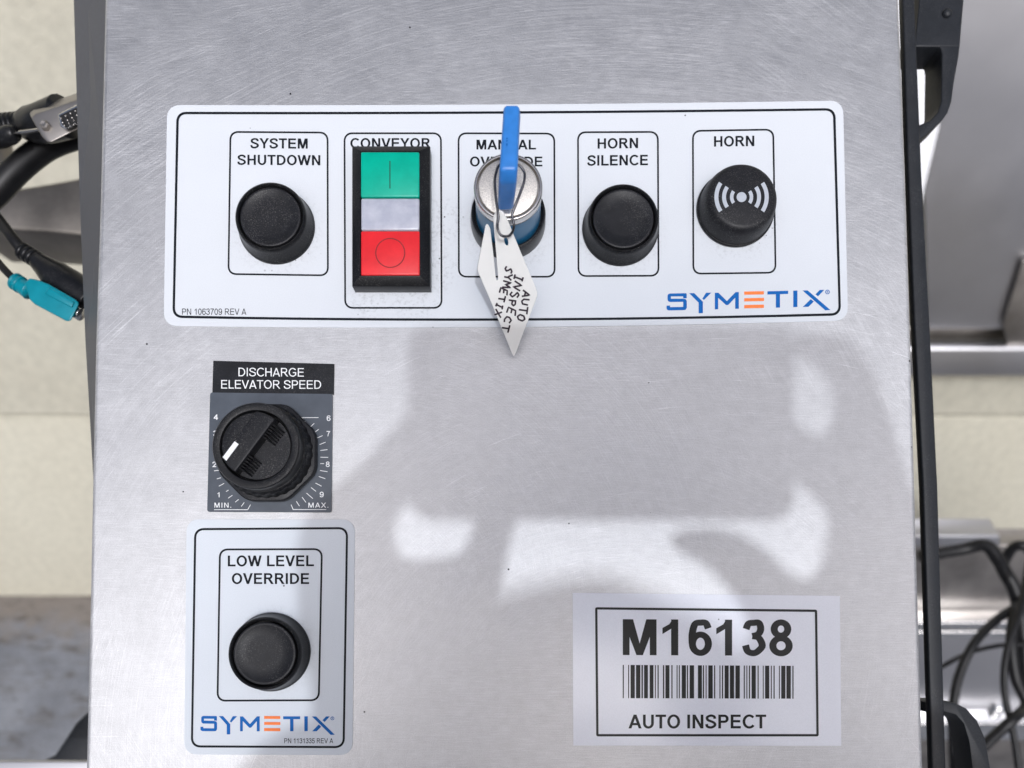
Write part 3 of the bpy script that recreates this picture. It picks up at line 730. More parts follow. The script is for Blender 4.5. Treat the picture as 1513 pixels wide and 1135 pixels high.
# ------------------------------------------------------------------ wire loop and tag
wl = [P(764, 243, .0400), P(770, 247, .0395), P(775, 256, .039), P(774.5, 268, .039), P(770, 282, .0385), P(763.5, 298, .038), P(757.5, 314, .037), P(757, 321, .0365), P(759.3, 331, .036), P(758, 341, .0345), P(752, 348.5, .0335),
      P(744, 349.2, .0370), P(739, 346.2, .0375), P(735.6, 339, .038), P(735, 331, .038), P(736.6, 321, .0385), P(735.5, 312, .039), P(732.6, 292, .0395), P(731, 268, .040), P(733, 255, .040), P(737, 245, .040), P(746, 240, .040), P(756, 240, .040), P(764, 243, .0400)]
wlo = tube('wire_loop', wl, .00045, 'wire', None, 8, True, 5)
tag(wlo, 'thin dark wire loop threaded through the blue key and the plastic tag', 'wire loop')
def th(py): return .0355 + (.0045 - .0355) * (py - 314) / (526 - 314)
tg = thing('plastic_tag', P(748, 400, th(400)), 'milky white plastic tag with handwriting hanging below the blue key', 'tag')
out = [(738, 310.5), (743.5, 313), (747.5, 319), (770, 374), (791.5, 425), (794, 432), (793.6, 437), (791, 445), (775, 487), (763, 520), (759.5, 526.5), (756.5, 522), (741, 484), (723, 440), (706.5, 402), (705.4, 397), (706.3, 391), (715, 345), (717.2, 333.5), (719.5, 331), (722, 333), (724.5, 339),
       (728.5, 372), (732.4, 409), (734, 414.5), (736, 412.5), (735.8, 408), (733.2, 375), (730, 340), (729, 322), (731, 315), (734, 311.5)]
hole = [(748 + 2.9 * math.cos(a) + 1.2 * math.sin(a), 356.5 + 6.6 * math.sin(a)) for a in [i * math.pi / 8 for i in range(16)]]
def tag_mesh():
    bm = bmesh.new()
    def loop(pts):
        v = [bm.verts.new(P(x, y, th(y)) - org_of(tg)) for x, y in pts]
        return [bm.edges.new((v[i], v[(i + 1) % len(v)])) for i in range(len(v))]
    e = loop(out) + loop(hole)
    bmesh.ops.triangle_fill(bm, edges=e, use_beauty=True)
    bmesh.ops.recalc_face_normals(bm, faces=bm.faces)
    me = bpy.data.meshes.new('tag_body'); bm.to_mesh(me); bm.free()
    me.materials.append(MATS['tag_plastic'])
    o = bpy.data.objects.new('tag_body', me); col.objects.link(o); o.parent = tg
    s = o.modifiers.new('thickness', 'SOLIDIFY'); s.thickness = .0010; s.offset = 0
    b = o.modifiers.new('bevel', 'BEVEL'); b.width = .0003; b.segments = 2; b.limit_method = 'ANGLE'; b.angle_limit = math.radians(50)
    return o
tag_mesh()
# marker strokes: letters in a 0..1 box, x along the line, y up
STR = {'A': [[(0, 0), (.45, 1), (.95, 0)], [(.2, .38), (.78, .36)]], 'U': [[(0, 1), (.05, .25), (.4, 0), (.75, .2), (.85, 1)]], 'T': [[(.45, 0), (.5, 1)], [(0, .95), (1, 1)]], 'O': [[(.5, 1), (.12, .75), (.05, .3), (.4, 0), (.8, .2), (.9, .7), (.5, 1), (.3, .9)]],
       'I': [[(.5, 0), (.5, 1)], [(.2, 0), (.8, 0)], [(.2, 1), (.8, 1)]], 'N': [[(0, 0), (.08, 1), (.75, .05), (.85, 1)]], 'S': [[(.85, .88), (.5, 1), (.15, .78), (.5, .52), (.8, .28), (.5, 0), (.08, .12)]], 'P': [[(.12, 0), (.18, 1)], [(.05, .95), (.6, 1), (.8, .75), (.6, .52), (.2, .5)]],
       'E': [[(.8, 1), (.15, .95), (.12, .02), (.85, 0)], [(.15, .5), (.7, .52)]], 'C': [[(.85, .85), (.5, 1), (.15, .7), (.12, .3), (.45, 0), (.85, .12)]], 'Y': [[(0, 1), (.45, .5), (.9, 1)], [(.45, .5), (.4, 0)]], 'M': [[(0, 0), (.12, 1), (.45, .3), (.8, 1), (.95, 0)]], 'X': [[(0, 0), (.9, 1)], [(0, 1), (.95, 0)]]}
def handwriting(word, start, end, size):
    """from start to end (pixels along the line), size = letter height in pixels to the right"""
    s, e = Vector(start), Vector(end); d = (e - s) / len(word); dn = d.normalized(); upv = Vector((-dn.y, dn.x)) * -1   # up of the letters, to the right
    if upv.x < 0: upv = -upv
    vs_, fs = [], []
    for i, ch in enumerate(word):
        j = random.uniform(-1.1, 1.1); sz = size * random.uniform(.88, 1.15); sl_ = random.uniform(-.22, .22)
        for st_ in STR[ch]:
            pts = [s + d * (i + .02 + p[0] * .88 + sl_ * (p[1] - .5)) + upv * (p[1] * sz + j) + Vector((random.uniform(-.5, .5), random.uniform(-.5, .5))) for p in st_]
            # dense
            dense = []
            for a, b in zip(pts[:-1], pts[1:]):
                for k in range(4): dense.append(a.lerp(b, k / 4))
            dense.append(pts[-1])
            k0 = len(vs_)
            for k, p in enumerate(dense):
                t = (dense[min(k + 1, len(dense) - 1)] - dense[max(k - 1, 0)]).normalized(); nn = Vector((-t.y, t.x)) * 1.25
                for q_ in (p + nn, p - nn): vs_.append(P(q_.x, q_.y, th(q_.y) + .00075))
            for k in range(len(dense) - 1): fs.append((k0 + 2 * k, k0 + 2 * k + 1, k0 + 2 * k + 3, k0 + 2 * k + 2))
    mesh('handwriting', vs_, fs, 'marker', tg)
handwriting('AUTO', (773.5, 429), (763, 475), 12)
handwriting('INSPECT', (762.5, 404), (741, 491), 11.5)
handwriting('SYMETIX', (748, 393), (730, 468), 11)

# ------------------------------------------------------------------ discharge speed: nameplate, dial, knob
np_ = thing('nameplate', P(404, 558), 'small black nameplate reading discharge elevator speed, above the grey dial', 'nameplate')
sheet('plate', [P(x, y)[:2] for x, y in ((316, 533.8), (494.4, 538.5), (493.6, 583.5), (314.6, 582))], 'nameplate_black', np_, 0.00002, .0006)
lettering('DISCHARGE', (352.3, 449, 543.4, 556, -0.6), 'white_ink', np_, .00068, False)
lettering('ELEVATOR SPEED', (326.8, 474.5, 561.6, 574.2, -0.5), 'white_ink', np_, .00068, False)
dp = thing('dial_plate', P(400, 670), 'blue grey dial plate with white scale behind the speed knob', 'dial plate')
sheet('plate', [P(x, y)[:2] for x, y in rquad([(311.8, 581), (492.2, 583.2), (490.4, 757.6), (307.4, 756.6)], 3.5, 5)], 'dial_grey', dp, 0.00002, .0009)
ZD = .00098
def zq(x, y): return (290 + x / 4.541, 520 + y / 4.541)
for s, bx in (('4', (117, 146, 420, 456)), ('3', (113, 140, 529, 565)), ('2', (108, 134, 737, 773)), ('1', (142, 156, 942, 976)), ('6', (875, 901, 427, 463)), ('7', (875, 898, 531, 567)), ('8', (869, 895, 736, 772)), ('9', (828, 855, 939, 975)),
              ('MIN.', (122, 234, 1012, 1045)), ('MAX.', (752, 886, 1012, 1045))):
    (l, t), (r, b) = zq(bx[0], bx[2]), zq(bx[1], bx[3])
    lettering(s, (l, r, t, b), 'white_ink', dp, ZD, (.15, .14), .12 if '.' in s else 0, name='scale_number')
def stroke(a, b, wd=4.2):
    a, b = Vector(a), Vector(b); d = (b - a).normalized(); n = Vector((-d.y, d.x)) * wd / 2
    return [zq(*(a + n)), zq(*(b + n)), zq(*(b - n)), zq(*(a - n))]
ticks = [((195, 439), (240, 439)), ((690, 441), (820, 441)), ((120, 1059), (345, 1059)), ((345, 1059), (364, 1025)), ((636, 1025), (650, 1058)), ((650, 1058), (872, 1058)),
         ((640, 445), (655, 420)), ((718, 484), (735, 464)), ((758, 510), (791, 480)), ((788, 545), (822, 519)), ((806, 580), (847, 562)), ((828, 622), (867, 606)), ((832, 662), (880, 656)), ((832, 707), (885, 708)), ((832, 750), (858, 750)), ((830, 796), (880, 804)),
         ((822, 836), (866, 851)), ((800, 880), (840, 901)), ((770, 910), (803, 936)), ((740, 948), (782, 984)), ((710, 975), (736, 1010)), ((672, 1003), (692, 1035)),
         ((120, 798), (150, 795)), ((138, 852), (165, 845)), ((152, 901), (187, 882)), ((200, 938), (216, 927)), ((214, 982), (242, 962)), ((262, 1008), (284, 990)), ((302, 1037), (322, 1010))]
for a, b in ticks: flat('scale_tick', [stroke(a, b)], 'white_ink', dp, ZD + (3e-6 if a[1] > 1020 and a[0] in (345, 650) else 0))

kn = P(399.5, 671.5)
K = thing('speed_knob', (kn.x, kn.y, .0009), 'black rotary knob with white pointer line on the grey dial plate', 'knob')
# clamping nut with flats
def poly(c, r, n, a0): return [(c.x + r * math.cos(math.radians(a0 + 360 * i / n)), c.y + r * math.sin(math.radians(a0 + 360 * i / n))) for i in range(n)]
nut = []
for i in range(72):
    a = 2 * math.pi * i / 72; x_, y_ = .0192 * math.cos(a), .0192 * math.sin(a)
    for na in range(8):                                                   # eight shallow flats
        fx, fy = math.cos(math.radians(270 + 45 * na)), math.sin(math.radians(270 + 45 * na)); d_ = x_ * fx + y_ * fy
        if d_ > .0183: x_ -= fx * (d_ - .0183); y_ -= fy * (d_ - .0183)
    nut.append((kn.x + x_, kn.y + y_))
nb = prism('mounting_nut', [(x, y, .0010) for x, y in nut], [(x, y, .0046) for x, y in nut], 'cap_plastic', K); bevel(nb, .0005, 2, 40)
# notched collar
vs_, fs = [], []
nn = 120
for i in range(nn):
    r = .0174 if (i // 2) % 2 else .0171
    a = 2 * math.pi * i / nn
    for hh, rr in ((.0044, r), (.0094, r - .0006), (.0102, .0158)): vs_.append((kn.x + rr * math.cos(a), kn.y + rr * math.sin(a), hh))
for i in range(nn):
    j = (i + 1) % nn
    for k in range(2): fs.append((i * 3 + k, j * 3 + k, j * 3 + k + 1, i * 3 + k + 1))
fs.append([i * 3 + 2 for i in range(nn)]); fs.append([i * 3 for i in range(nn)][::-1])
mesh('notched_collar', vs_, fs, 'black_plastic', K)
lathe('bezel_ring', kn, [(.0156, .0095), (.0157, .0150), (.01568, .0166), (.0153, .0171), (.0142, .0172), (.0130, .0170), (.0125, .0162), (.0125, .0120)], 'black_plastic', K, 80, 45)
lathe('dial_disc', kn, [(.0121, .0110), (.0121, .0140), (.0118, .0146), (0.0000005, .0146)], 'cap_plastic', K, 72, 40)
# raised half and grip bar, turned so that the pointer looks lower left
ang = math.radians(180 + 54)
ex = Vector((math.cos(ang), math.sin(ang))); ey = Vector((-ex.y, ex.x))       # ex towards the pointer; ey to the lower right of the picture
def kp(a, b, h): return Vector((kn.x + ex.x * a + ey.x * b, kn.y + ex.y * a + ey.y * b, h))
R_ = .0120
def edge_a(b): return math.sqrt(R_ * R_ - b * b)
lo_a, hi_a = -math.acos(-.0066 / R_) , 0
seg0 = math.asin(-.0062 / R_)
half = [(R_ * math.cos(t), R_ * math.sin(t)) for t in [seg0 + (-math.pi - 2 * seg0) * i / 20 for i in range(21)]]
hm = prism('raised_half', [kp(a, b, .0140) for a, b in half], [kp(a * .985, b * .985, .0178) for a, b in half], 'cap_plastic', K); bevel(hm, .0003, 2, 40)
bs = [-.0064 + .0073 * i / 8 for i in range(9)]
barp = [(edge_a(b), b) for b in bs] + [(-edge_a(b), b) for b in reversed(bs)]
gb = prism('grip_bar', [kp(a, b, .0140) for a, b in barp], [kp(a * .97, b, .0200) for a, b in barp], 'cap_plastic', K); bevel(gb, .00045, 3, 40)
for k in range(6):
    for s in (-1, 1):
        a0 = s * (.0042 + k * .0011); bm_ = min(.0052, edge_a(a0) - .0006)
        rb = prism('grip_rib', [kp(a0 - .00032, .0008, .0142), kp(a0 + .00032, .0008, .0142), kp(a0 + .00032, bm_, .0142), kp(a0 - .00032, bm_, .0142)],
                   [kp(a0 - .00022, .0008, .0192), kp(a0 + .00022, .0008, .0192), kp(a0 + .00022, .0022, .0182), kp(a0 - .00022, .0022, .0182)], 'black_plastic', K)
prism('pointer_mark', [kp(.0030, -.0058, .0198), kp(.0100, -.0058, .0198), kp(.0103, -.0040, .0198), kp(.0030, -.0040, .0198)],
      [kp(.0030, -.0058, .02012), kp(.0100, -.0058, .02012), kp(.0103, -.0040, .02012), kp(.0030, -.0040, .02012)], 'white_ink', K)

# ------------------------------------------------------------------ right: black case edge with two grab handles
hC = -0.030
cf = thing('equipment_case', P(1372, 600, hC), 'black plastic case edge with moulded grab handles along the lid right side', 'case')
def strip(name, left, right, h0, h1, mat, parent, bw=.0008):
    """slab outlined by left and right pixel polylines at depth h1 (front), going back to h0"""
    f = [P(x, y, h1) for x, y in left] + [P(x, y, h1) for x, y in reversed(right)]
    b = [Vector((p.x, p.y, h0)) for p in f]
    o = prism(name, b, f, mat, parent); 
    if bw: bevel(o, bw, 3, 35)
    return o
strip('edge_bar', [(1330, -180), (1334, 0), (1342, 250), (1351, 470), (1364, 720), (1377, 1135), (1381, 1280)], [(1347, -180), (1352, 0), (1362, 250), (1374, 470), (1386, 720), (1398, 1135), (1402, 1280)], hC - .004, hC, 'bar_plastic', cf)
strip('handle_bracket', [(1352, -160), (1358, 6), (1352, 64), (1350, 69)], [(1440, -160), (1424.5, 0), (1421, 40), (1418.8, 69)], -.049, -.034, 'bar_plastic', cf, .0006)
strip('handle_grip', [(1386, 67), (1390.5, 72), (1392, 80), (1391, 150), (1386, 165), (1374, 178), (1354, 186), (1354, 211)], [(1419, 67), (1417.6, 80), (1410, 123), (1406.5, 150), (1401, 166), (1393, 177), (1380, 189), (1358, 208)], -.0485, -.0342, 'bar_plastic', cf, .0008)
sc_c = P(1398.5, 21, -.034)
lathe('screw_head', sc_c, [(.0021, -.0345), (.0020, -.0330), (.0012, -.0324), (0.0000005, -.0322)], 'bar_plastic', cf, 24, 60)
strip('lower_handle', [(1366, 1037), (1366, 1052), (1397, 1052), (1412, 1056), (1424, 1069), (1432, 1095), (1437, 1135), (1441, 1210)], [(1367, 1037), (1398, 1037), (1412, 1039), (1428, 1047), (1444, 1065), (1456, 1092), (1463, 1135), (1468, 1210)], -.049, -.036, 'bar_plastic', cf, .0010)

# ------------------------------------------------------------------ right background: chute, steel box, cables
def wstrip(name, left, right, y, dy, mat, parent, bw=.002):
    """upright slab facing the viewer at world depth y, outlined by left and right pixel polylines"""
    f = [WY(x, yy, y) for x, yy in left] + [WY(x, yy, y) for x, yy in reversed(right)]
    b = [p + Vector((0, dy, 0)) for p in f]
    o = prism(name, b, f, mat, parent, 0, False)
    if bw: bevel(o, bw, 3, 35)
    return o
yc = .98
ch = thing('steel_chute', tuple(WY(1440, 500, yc)), 'blurred grey stainless steel chute behind the upper grab handle', 'chute', panel=False)
wstrip('chute_side', [(1424, -300), (1388, 190), (1366, 280), (1372, 486)], [(1900, -300), (1900, 190), (1900, 280), (1900, 486)], yc, .004, 'chute_steel', ch)
wstrip('chute_floor', [(1340, 484), (1340, 516)], [(1900, 484), (1900, 516)], yc + .03, .01, 'dull_steel', ch)
wstrip('chute_lip', [(1330, 514), (1330, 557)], [(1900, 514), (1900, 557)], yc - .02, .03, 'chute_steel', ch, .006)
wstrip('chute_gusset', [(1512, 385), (1482, 480), (1490, 512)], [(1900, 385), (1900, 480), (1900, 512)], yc - .012, .006, 'dull_steel', ch, .001)
wp = wstrip('white_panel', [(1320, -60), (1320, 190), (1320, 280), (1320, 330)], [(1408, -60), (1388, 190), (1366, 280), (1358, 330)], .93, .02, 'white_board', None)
tag(wp, 'bright white board glimpsed through the upper grab handle slot', 'board')

ys = .46
sb = thing('steel_box', tuple(WY(1450, 950, ys)), 'blurred stainless steel junction box below the chute at the right edge', 'box', panel=False)
wstrip('top_flange', [(1330, 792), (1330, 808)], [(1478, 792), (1478, 808)], ys - .01, .03, 'chute_steel', sb)
wstrip('front_panel', [(1330, 806), (1330, 922)], [(1900, 806), (1900, 922)], ys, .03, 'dull_steel', sb)
wstrip('shelf_rail', [(1330, 920), (1330, 930)], [(1900, 920), (1900, 930)], ys - .02, .025, 'bright_steel', sb)
wstrip('lower_rail', [(1330, 934), (1330, 942)], [(1900, 934), (1900, 942)], ys - .02, .025, 'bright_steel', sb)
wstrip('lower_panel', [(1330, 940), (1330, 1070)], [(1900, 940), (1900, 1070)], ys - .006, .025, 'chute_steel', sb)
wstrip('bottom_rail', [(1330, 1069), (1330, 1094)], [(1900, 1069), (1900, 1094)], ys - .03, .025, 'bright_steel', sb)
wstrip('base_panel', [(1330, 1092), (1330, 1160)], [(1900, 1092), (1900, 1160)], ys - .01, .025, 'dull_steel', sb)
bc = WY(1475, 1050, ys - .012)
tube('bolt', [bc + Vector((0, .01, 0)), bc, bc + Vector((0, -.004, 0))], [.010, .010, .006], 'bright_steel', sb, 16, False, 1)
def cable(pts, r, label, h=None):
    return tag(tube('cable', [P(*p) for p in pts], r, 'rubber', None, 12), label, 'cable', 'black cables behind the cabinet')
cable([(1360, 822, -.47), (1420, 812, -.47), (1456, 806, -.46), (1474, 826, -.455), (1486, 848, -.45), (1500, 875, -.45), (1510, 930, -.45), (1516, 1010, -.46), (1530, 1080, -.47)], .0062, 'thick black cable hanging straight down in front of the right steel box')
cable([(1484, 830, -.48), (1494, 812, -.47), (1506, 806, -.46), (1520, 812, -.46), (1545, 850, -.47)], .005, 'short black cable arching at the upper right corner of the steel box')
cable([(1545, 850, -.45), (1512, 888, -.44), (1470, 918, -.43), (1440, 950, -.42), (1420, 990, -.42), (1410, 1030, -.42), (1408, 1075, -.42), (1412, 1180, -.42)], .0042, 'slim black cable curving down to the lower grab handle')
cable([(1500, 900, -.43), (1494, 945, -.42), (1500, 1000, -.42), (1516, 1040, -.42), (1500, 1060, -.40), (1480, 1078, -.4), (1440, 1120, -.4), (1400, 1200, -.4)], .0048, 'black cable looping low over the steel box rails')

cable([(1370, 1000, -.44), (1392, 985, -.44), (1440, 962, -.44), (1500, 952, -.44), (1560, 960, -.44)], .0022, 'thin black wire crossing the lower steel panel at the right')
cable([(1520, 830, -.43), (1508, 900, -.41), (1488, 960, -.405), (1484, 1020, -.405), (1500, 1100, -.405), (1510, 1180, -.405)], .003, 'thin black cable hanging at the far right edge')

# ------------------------------------------------------------------ left background: post, arm, cables and plugs
po = thing('steel_post', P(0, 250, -.30), 'brownish steel post at the left edge carrying the flat arm', 'post')
tube('tube', [P(-14, 190, -.30), P(-2, 245, -.30), P(10, 302, -.30)], .0125, 'arm_steel', po, 24)
tube('foot_ring', [P(8, 296, -.30), P(11, 312, -.30)], [.0165, .0165], 'arm_steel', po, 24)
ar = strip('steel_bracket', [(-60, 300), (36, 276), (80, 269), (150, 256)], [(-60, 338), (20, 340), (80, 344), (160, 352)], -.33, -.27, 'arm_steel', None, .003)
tag(ar, 'flat grey steel bracket running from the post to behind the cabinet', 'bracket')

vg = thing('video_plug', P(80, 185, -.05), 'video plug with metal shell and pins poking out at upper left', 'plug')
hV = -.05
# shell face leans: nearer at its lower left
shell = [(46, 174), (52, 168), (118, 146), (128, 150), (126, 186), (76, 211), (69, 210), (62, 202)]
s0 = [P(x, y, hV + .004) for x, y in shell]; s1 = [P(x - 4, y - 9, hV - .006) for x, y in shell]
bevel(prism('shell_flange', s1, s0, 'dull_steel', vg), .0008, 3, 25)
dsub = [(84, 168), (112, 154), (124, 156), (124, 176), (96, 191), (88, 186)]
bevel(prism('connector_shroud', [P(x, y, hV) for x, y in dsub], [P(x + 1, y + 1, hV + .0085) for x, y in dsub], 'bright_steel', vg), .0007, 2, 25)
ins = [(87, 170), (112, 158), (122, 159), (122, 175), (97, 188), (91, 184)]
prism('insulator', [P(x + 1, y + 1, hV) for x, y in ins], [P(x + 1, y + 1, hV + .0088) for x, y in ins], 'recess_black', vg)
for r_ in range(3):
    for c_ in range(4):
        px, py = 90 + c_ * 7.0 + r_ * 2.6, 175 - c_ * 3.6 + r_ * 6.4 - (2 if r_ == 2 else 0)
        cpt = P(px, py, hV + .0105)
        lathe('pin', cpt, [(.00042, hV + .008), (.00042, hV + .0105), (.0002, hV + .0108)], 'chrome', vg, 10, 60)
bodyv = [P(62, 188, hV - .004), P(50, 186, hV - .008), P(36, 184, hV - .014), P(18, 186, hV - .018), P(4, 187, hV - .02)]
tube('hood', [P(96, 172, hV - .008), P(66, 182, hV - .012), P(46, 184, hV - .016), P(34, 184, hV - .018)], [.0095, .0088, .0078, .0058], 'black_plastic', vg, 16)
for k in range(5):
    x = 30 - k * 7; tube('strain_relief', [P(x, 184.5 + k * .6, hV - .018), P(x - 4, 185 + k * .6, hV - .018)], [.0058, .0056], 'black_plastic', vg, 16, sub=1)
tube('cord', [P(34, 184, hV - .018), P(0, 188, hV - .02), P(-60, 200, hV - .03), P(-140, 260, hV - .05)], .0046, 'rubber', vg, 14)
tube('thumbscrew_rod', [P(72, 189, hV + .004), P(50, 193, hV - .002), P(22, 197, hV - .008)], .0009, 'chrome', vg, 10)
tube('thumbscrew_knob', [P(24, 197, hV - .008), P(16, 199, hV - .009), P(0, 204, hV - .012), P(-14, 207, hV - .014)], [.0030, .0042, .0046, .0046], 'black_plastic', vg, 16)
lathe('jack_screw', P(69, 188, hV + .004), [(.0021, hV + .003), (.0021, hV + .0062), (.0014, hV + .0068), (0.0000005, hV + .0066)], 'dull_steel', vg, 6, 20)

cable([(-60, 330, -.075), (-10, 288, -.075), (20, 256, -.075), (50, 230, -.077), (80, 212, -.08), (130, 196, -.085), (200, 180, -.09)], .0062, 'thick black cable rising behind the video plug at the left')
cable([(0, 274, -.105), (40, 240, -.10), (80, 216, -.10), (118, 203, -.10), (180, 196, -.10)], .0042, 'thin black cable just below the thick one behind the video plug')

pl = thing('black_plug', P(80, 410, -.06), 'black moulded round plug hanging above the teal plug at the left', 'plug')
hP = -.06
tube('plug_body', [P(52, 383, hP), P(66, 394, hP), P(84, 409, hP), P(106, 425, hP), P(124, 438, hP), P(136, 448, hP)], [.0036, .0052, .0072, .0080, .0078, .0074], 'black_plastic', pl, 20)
for k in range(4):
    x, y = 33 + k * 7, 371 + k * 4.2; tube('strain_relief', [P(x, y, hP), P(x + 4.6, y + 3, hP)], [.0042, .0040], 'black_plastic', pl, 16, sub=1)
tube('cord', [P(54, 384, hP), P(36, 372, hP), P(20, 354, hP), P(0, 328, hP - .005), P(-30, 290, hP - .01), P(-70, 240, hP - .01)], .0027, 'rubber', pl, 12)
tp = thing('teal_plug', P(70, 440, -.05), 'teal moulded plug with metal tip hanging at the left edge', 'plug')
hT = -.05
tp_out = [(36, 418), (44, 411), (60, 415), (72, 420), (114, 444), (117, 449), (105, 474), (99, 475), (52, 450), (44, 443)]
bevel(prism('plug_body', [P(x, y, hT - .008) for x, y in tp_out], [P(x, y, hT + .001) for x, y in tp_out], 'teal_plastic', tp), .0013, 4, 25)
tube('plug_collar', [P(44, 430, hT - .0035), P(30, 421, hT - .0035), P(22, 415, hT - .0035)], [.0042, .0034, .0036], 'teal_plastic', tp, 16)
for k in range(2): tube('strain_relief', [P(31 - k * 6, 421.5 - k * 4, hT - .0035), P(28 - k * 6, 419.5 - k * 4, hT - .0035)], .0040, 'teal_plastic', tp, 16, sub=1)
rid = [(72, 424), (110, 446), (106, 455), (66, 434)]
bevel(prism('grip_ridge', [P(x, y, hT + .0005) for x, y in rid], [P(x, y, hT + .0017) for x, y in rid], 'teal_plastic', tp), .0005, 2)
tube('metal_tip', [P(104, 456, hT - .0035), P(113, 461, hT - .0035), P(120, 465, hT - .0035)], .0030, 'bright_steel', tp, 20)
tube('cord', [P(24, 416, hT - .0035), P(10, 402, hT - .004), P(-6, 384, hT - .006), P(-40, 340, hT - .01), P(-80, 280, hT - .01)], .0017, 'rubber', tp, 12)

# bottom left: rail of the frame and a dark leg
rl = strip('frame_rail', [(-200, 1125), (-200, 1160)], [(300, 1125), (300, 1160)], -.184, -.18, 'chute_steel', None, .001)
tag(rl, 'pale steel frame rail along the lower left edge', 'rail')
lg = strip('black_stand', [(128, 1052), (110, 1070), (96, 1092), (80, 1116), (60, 1126)], [(150, 1052), (150, 1080), (150, 1100), (150, 1118), (150, 1127)], -.30, -.25, 'bar_plastic', None, .003)
tag(lg, 'black angled stand peeking out at the cabinet lower left', 'stand')

# ------------------------------------------------------------------ the photographer, standing behind the camera with the sun behind
def S(px, py, d):
    """world point at height d over the panel whose shadow falls on the panel at this pixel"""
    p = W(px, py, 0.0); return p + SUN * (d / SUN.dot(VN))
ph_q = rquad([(603, 482), (1174, 482), (1174, 769), (603, 769)], 40, 8)
D0, D1 = D + .0035, D + .0110
bz = [S(x, y, D0) for x, y in ph_q]; tz = [S(x, y, D1) for x, y in ph_q]
phone = thing('phone', tuple(S(890, 625, D0)), 'black mobile phone held sideways in both hands, seen as the shadow on the lid', 'phone', panel=False)
bevel(prism('phone_body', bz, tz, 'frame_plastic', phone, 0, False), .0015, 3)
scr_q = rquad([(618, 497), (1159, 497), (1159, 754), (618, 754)], 30, 8)
prism('screen', [S(x, y, D1 - .001) for x, y in scr_q], [S(x, y, D1 + .0003) for x, y in scr_q], 'recess_black', phone, 0, False)

HEAD = S(868, 1285, .56)
person = thing('person', (HEAD.x, HEAD.y - .03, GROUND_Z), 'person in dark shirt holding up a phone, seen as the shadow on the lid', 'person', panel=False)
def capsules(chains, seg=14):
    """many tapering limbs as one point cloud of closed tubes, later fused into one skin"""
    bm = bmesh.new()
    for ch_ in chains:
        pts = [Vector(p) for p, r in ch_]; rr = [r for p, r in ch_]
        for i in range(len(pts)):
            bmesh.ops.create_icosphere(bm, subdivisions=2, radius=rr[i], matrix=Matrix.Translation(pts[i]))
        for i in range(len(pts) - 1):
            d = pts[i + 1] - pts[i]
            if d.length < 1e-5: continue
            M = Matrix.Translation((pts[i] + pts[i + 1]) / 2) @ d.to_track_quat('Z', 'Y').to_matrix().to_4x4()
            bmesh.ops.create_cone(bm, cap_ends=True, segments=seg, radius1=rr[i], radius2=rr[i + 1], depth=d.length, matrix=M)
    return bm
def fused(name, chains, vox, mat, parent, smooth_it=4):
    bm = capsules(chains); org = org_of(person)
    bmesh.ops.translate(bm, verts=bm.verts, vec=-org)
    me = bpy.data.meshes.new(name); bm.to_mesh(me); bm.free(); me.materials.append(MATS[mat])
    o = bpy.data.objects.new(name, me); col.objects.link(o); o.parent = parent
    r = o.modifiers.new('remesh', 'REMESH'); r.mode = 'VOXEL'; r.voxel_size = vox; r.use_smooth_shade = True
    s = o.modifiers.new('smooth', 'SMOOTH'); s.factor = 0.5; s.iterations = smooth_it
    return o
def hp(lst, d):                             # list of (px, py, radius px[, depth offset])
    return [(S(a[0], a[1], d + (a[3] if len(a) > 3 else 0)), a[2] * PXM) for a in lst]
dh = D + .006
WL = S(556, 1120, dh + .02); WR = S(1300, 1120, dh + .02)
EL_L = Vector((WL.x - .13, WL.y - .13, WL.z - .20)); EL_R = Vector((WR.x + .13, WR.y - .13, WR.z - .20))
SH_L = Vector((HEAD.x - .19, HEAD.y - .07, HEAD.z - .26)); SH_R = Vector((HEAD.x + .19, HEAD.y - .07, HEAD.z - .26))
left_hand = [hp([(600, 650, 30, -.002), (560, 720, 48), (503, 800, 70, .006), (512, 900, 78, .012), (530, 1000, 76, .018)], dh) + [(WL, .024)],
             hp([(738, 752, 33, -.008), (724, 805, 36, -.012), (706, 860, 38, -.010), (660, 930, 48, 0), (590, 990, 60, .012)], dh),      # little finger under the phone
             hp([(642, 876, 58, -.004), (600, 930, 60, .004), (540, 990, 66, .014)], dh),                                               # thumb base
             hp([(640, 575, 26, .010), (612, 640, 28, .010), (566, 720, 38, .008), (515, 800, 50, .006)], dh),                          # fingertips behind the phone's end
             hp([(625, 655, 27, -.010), (590, 690, 29, -.010), (550, 745, 38, -.004)], dh),
             hp([(625, 720, 20, -.011), (590, 722, 22, -.008), (540, 760, 38, 0)], dh)]
right_hand = [hp([(1010, 798, 27, .012), (1056, 806, 36, .013), (1108, 842, 44, .012), (1160, 915, 54, .012), (1215, 985, 66, .014)], dh) + [(WR, .024)],   # thumb
              hp([(1185, 512, 28, -.013), (1240, 520, 34, -.012), (1268, 580, 42, -.006), (1285, 680, 54, 0), (1290, 780, 70, .006), (1285, 880, 78, .010), (1290, 990, 80, .016)], dh) + [(WR, .026)],
              hp([(1120, 600, 28, -.013), (1190, 672, 32, -.014), (1262, 700, 44, -.004)], dh),
              hp([(1110, 660, 27, -.013), (1190, 690, 30, -.014), (1262, 740, 44, -.002)], dh),
              hp([(1150, 955, 52, .012), (1160, 1020, 72, .014), (1190, 1110, 88, .018)], dh),                              # added below the thumb to block a streak of sun
              hp([(1270, 640, 40, 0), (1300, 740, 60, .004), (1310, 860, 76, .010), (1300, 980, 78, .016)], dh)]
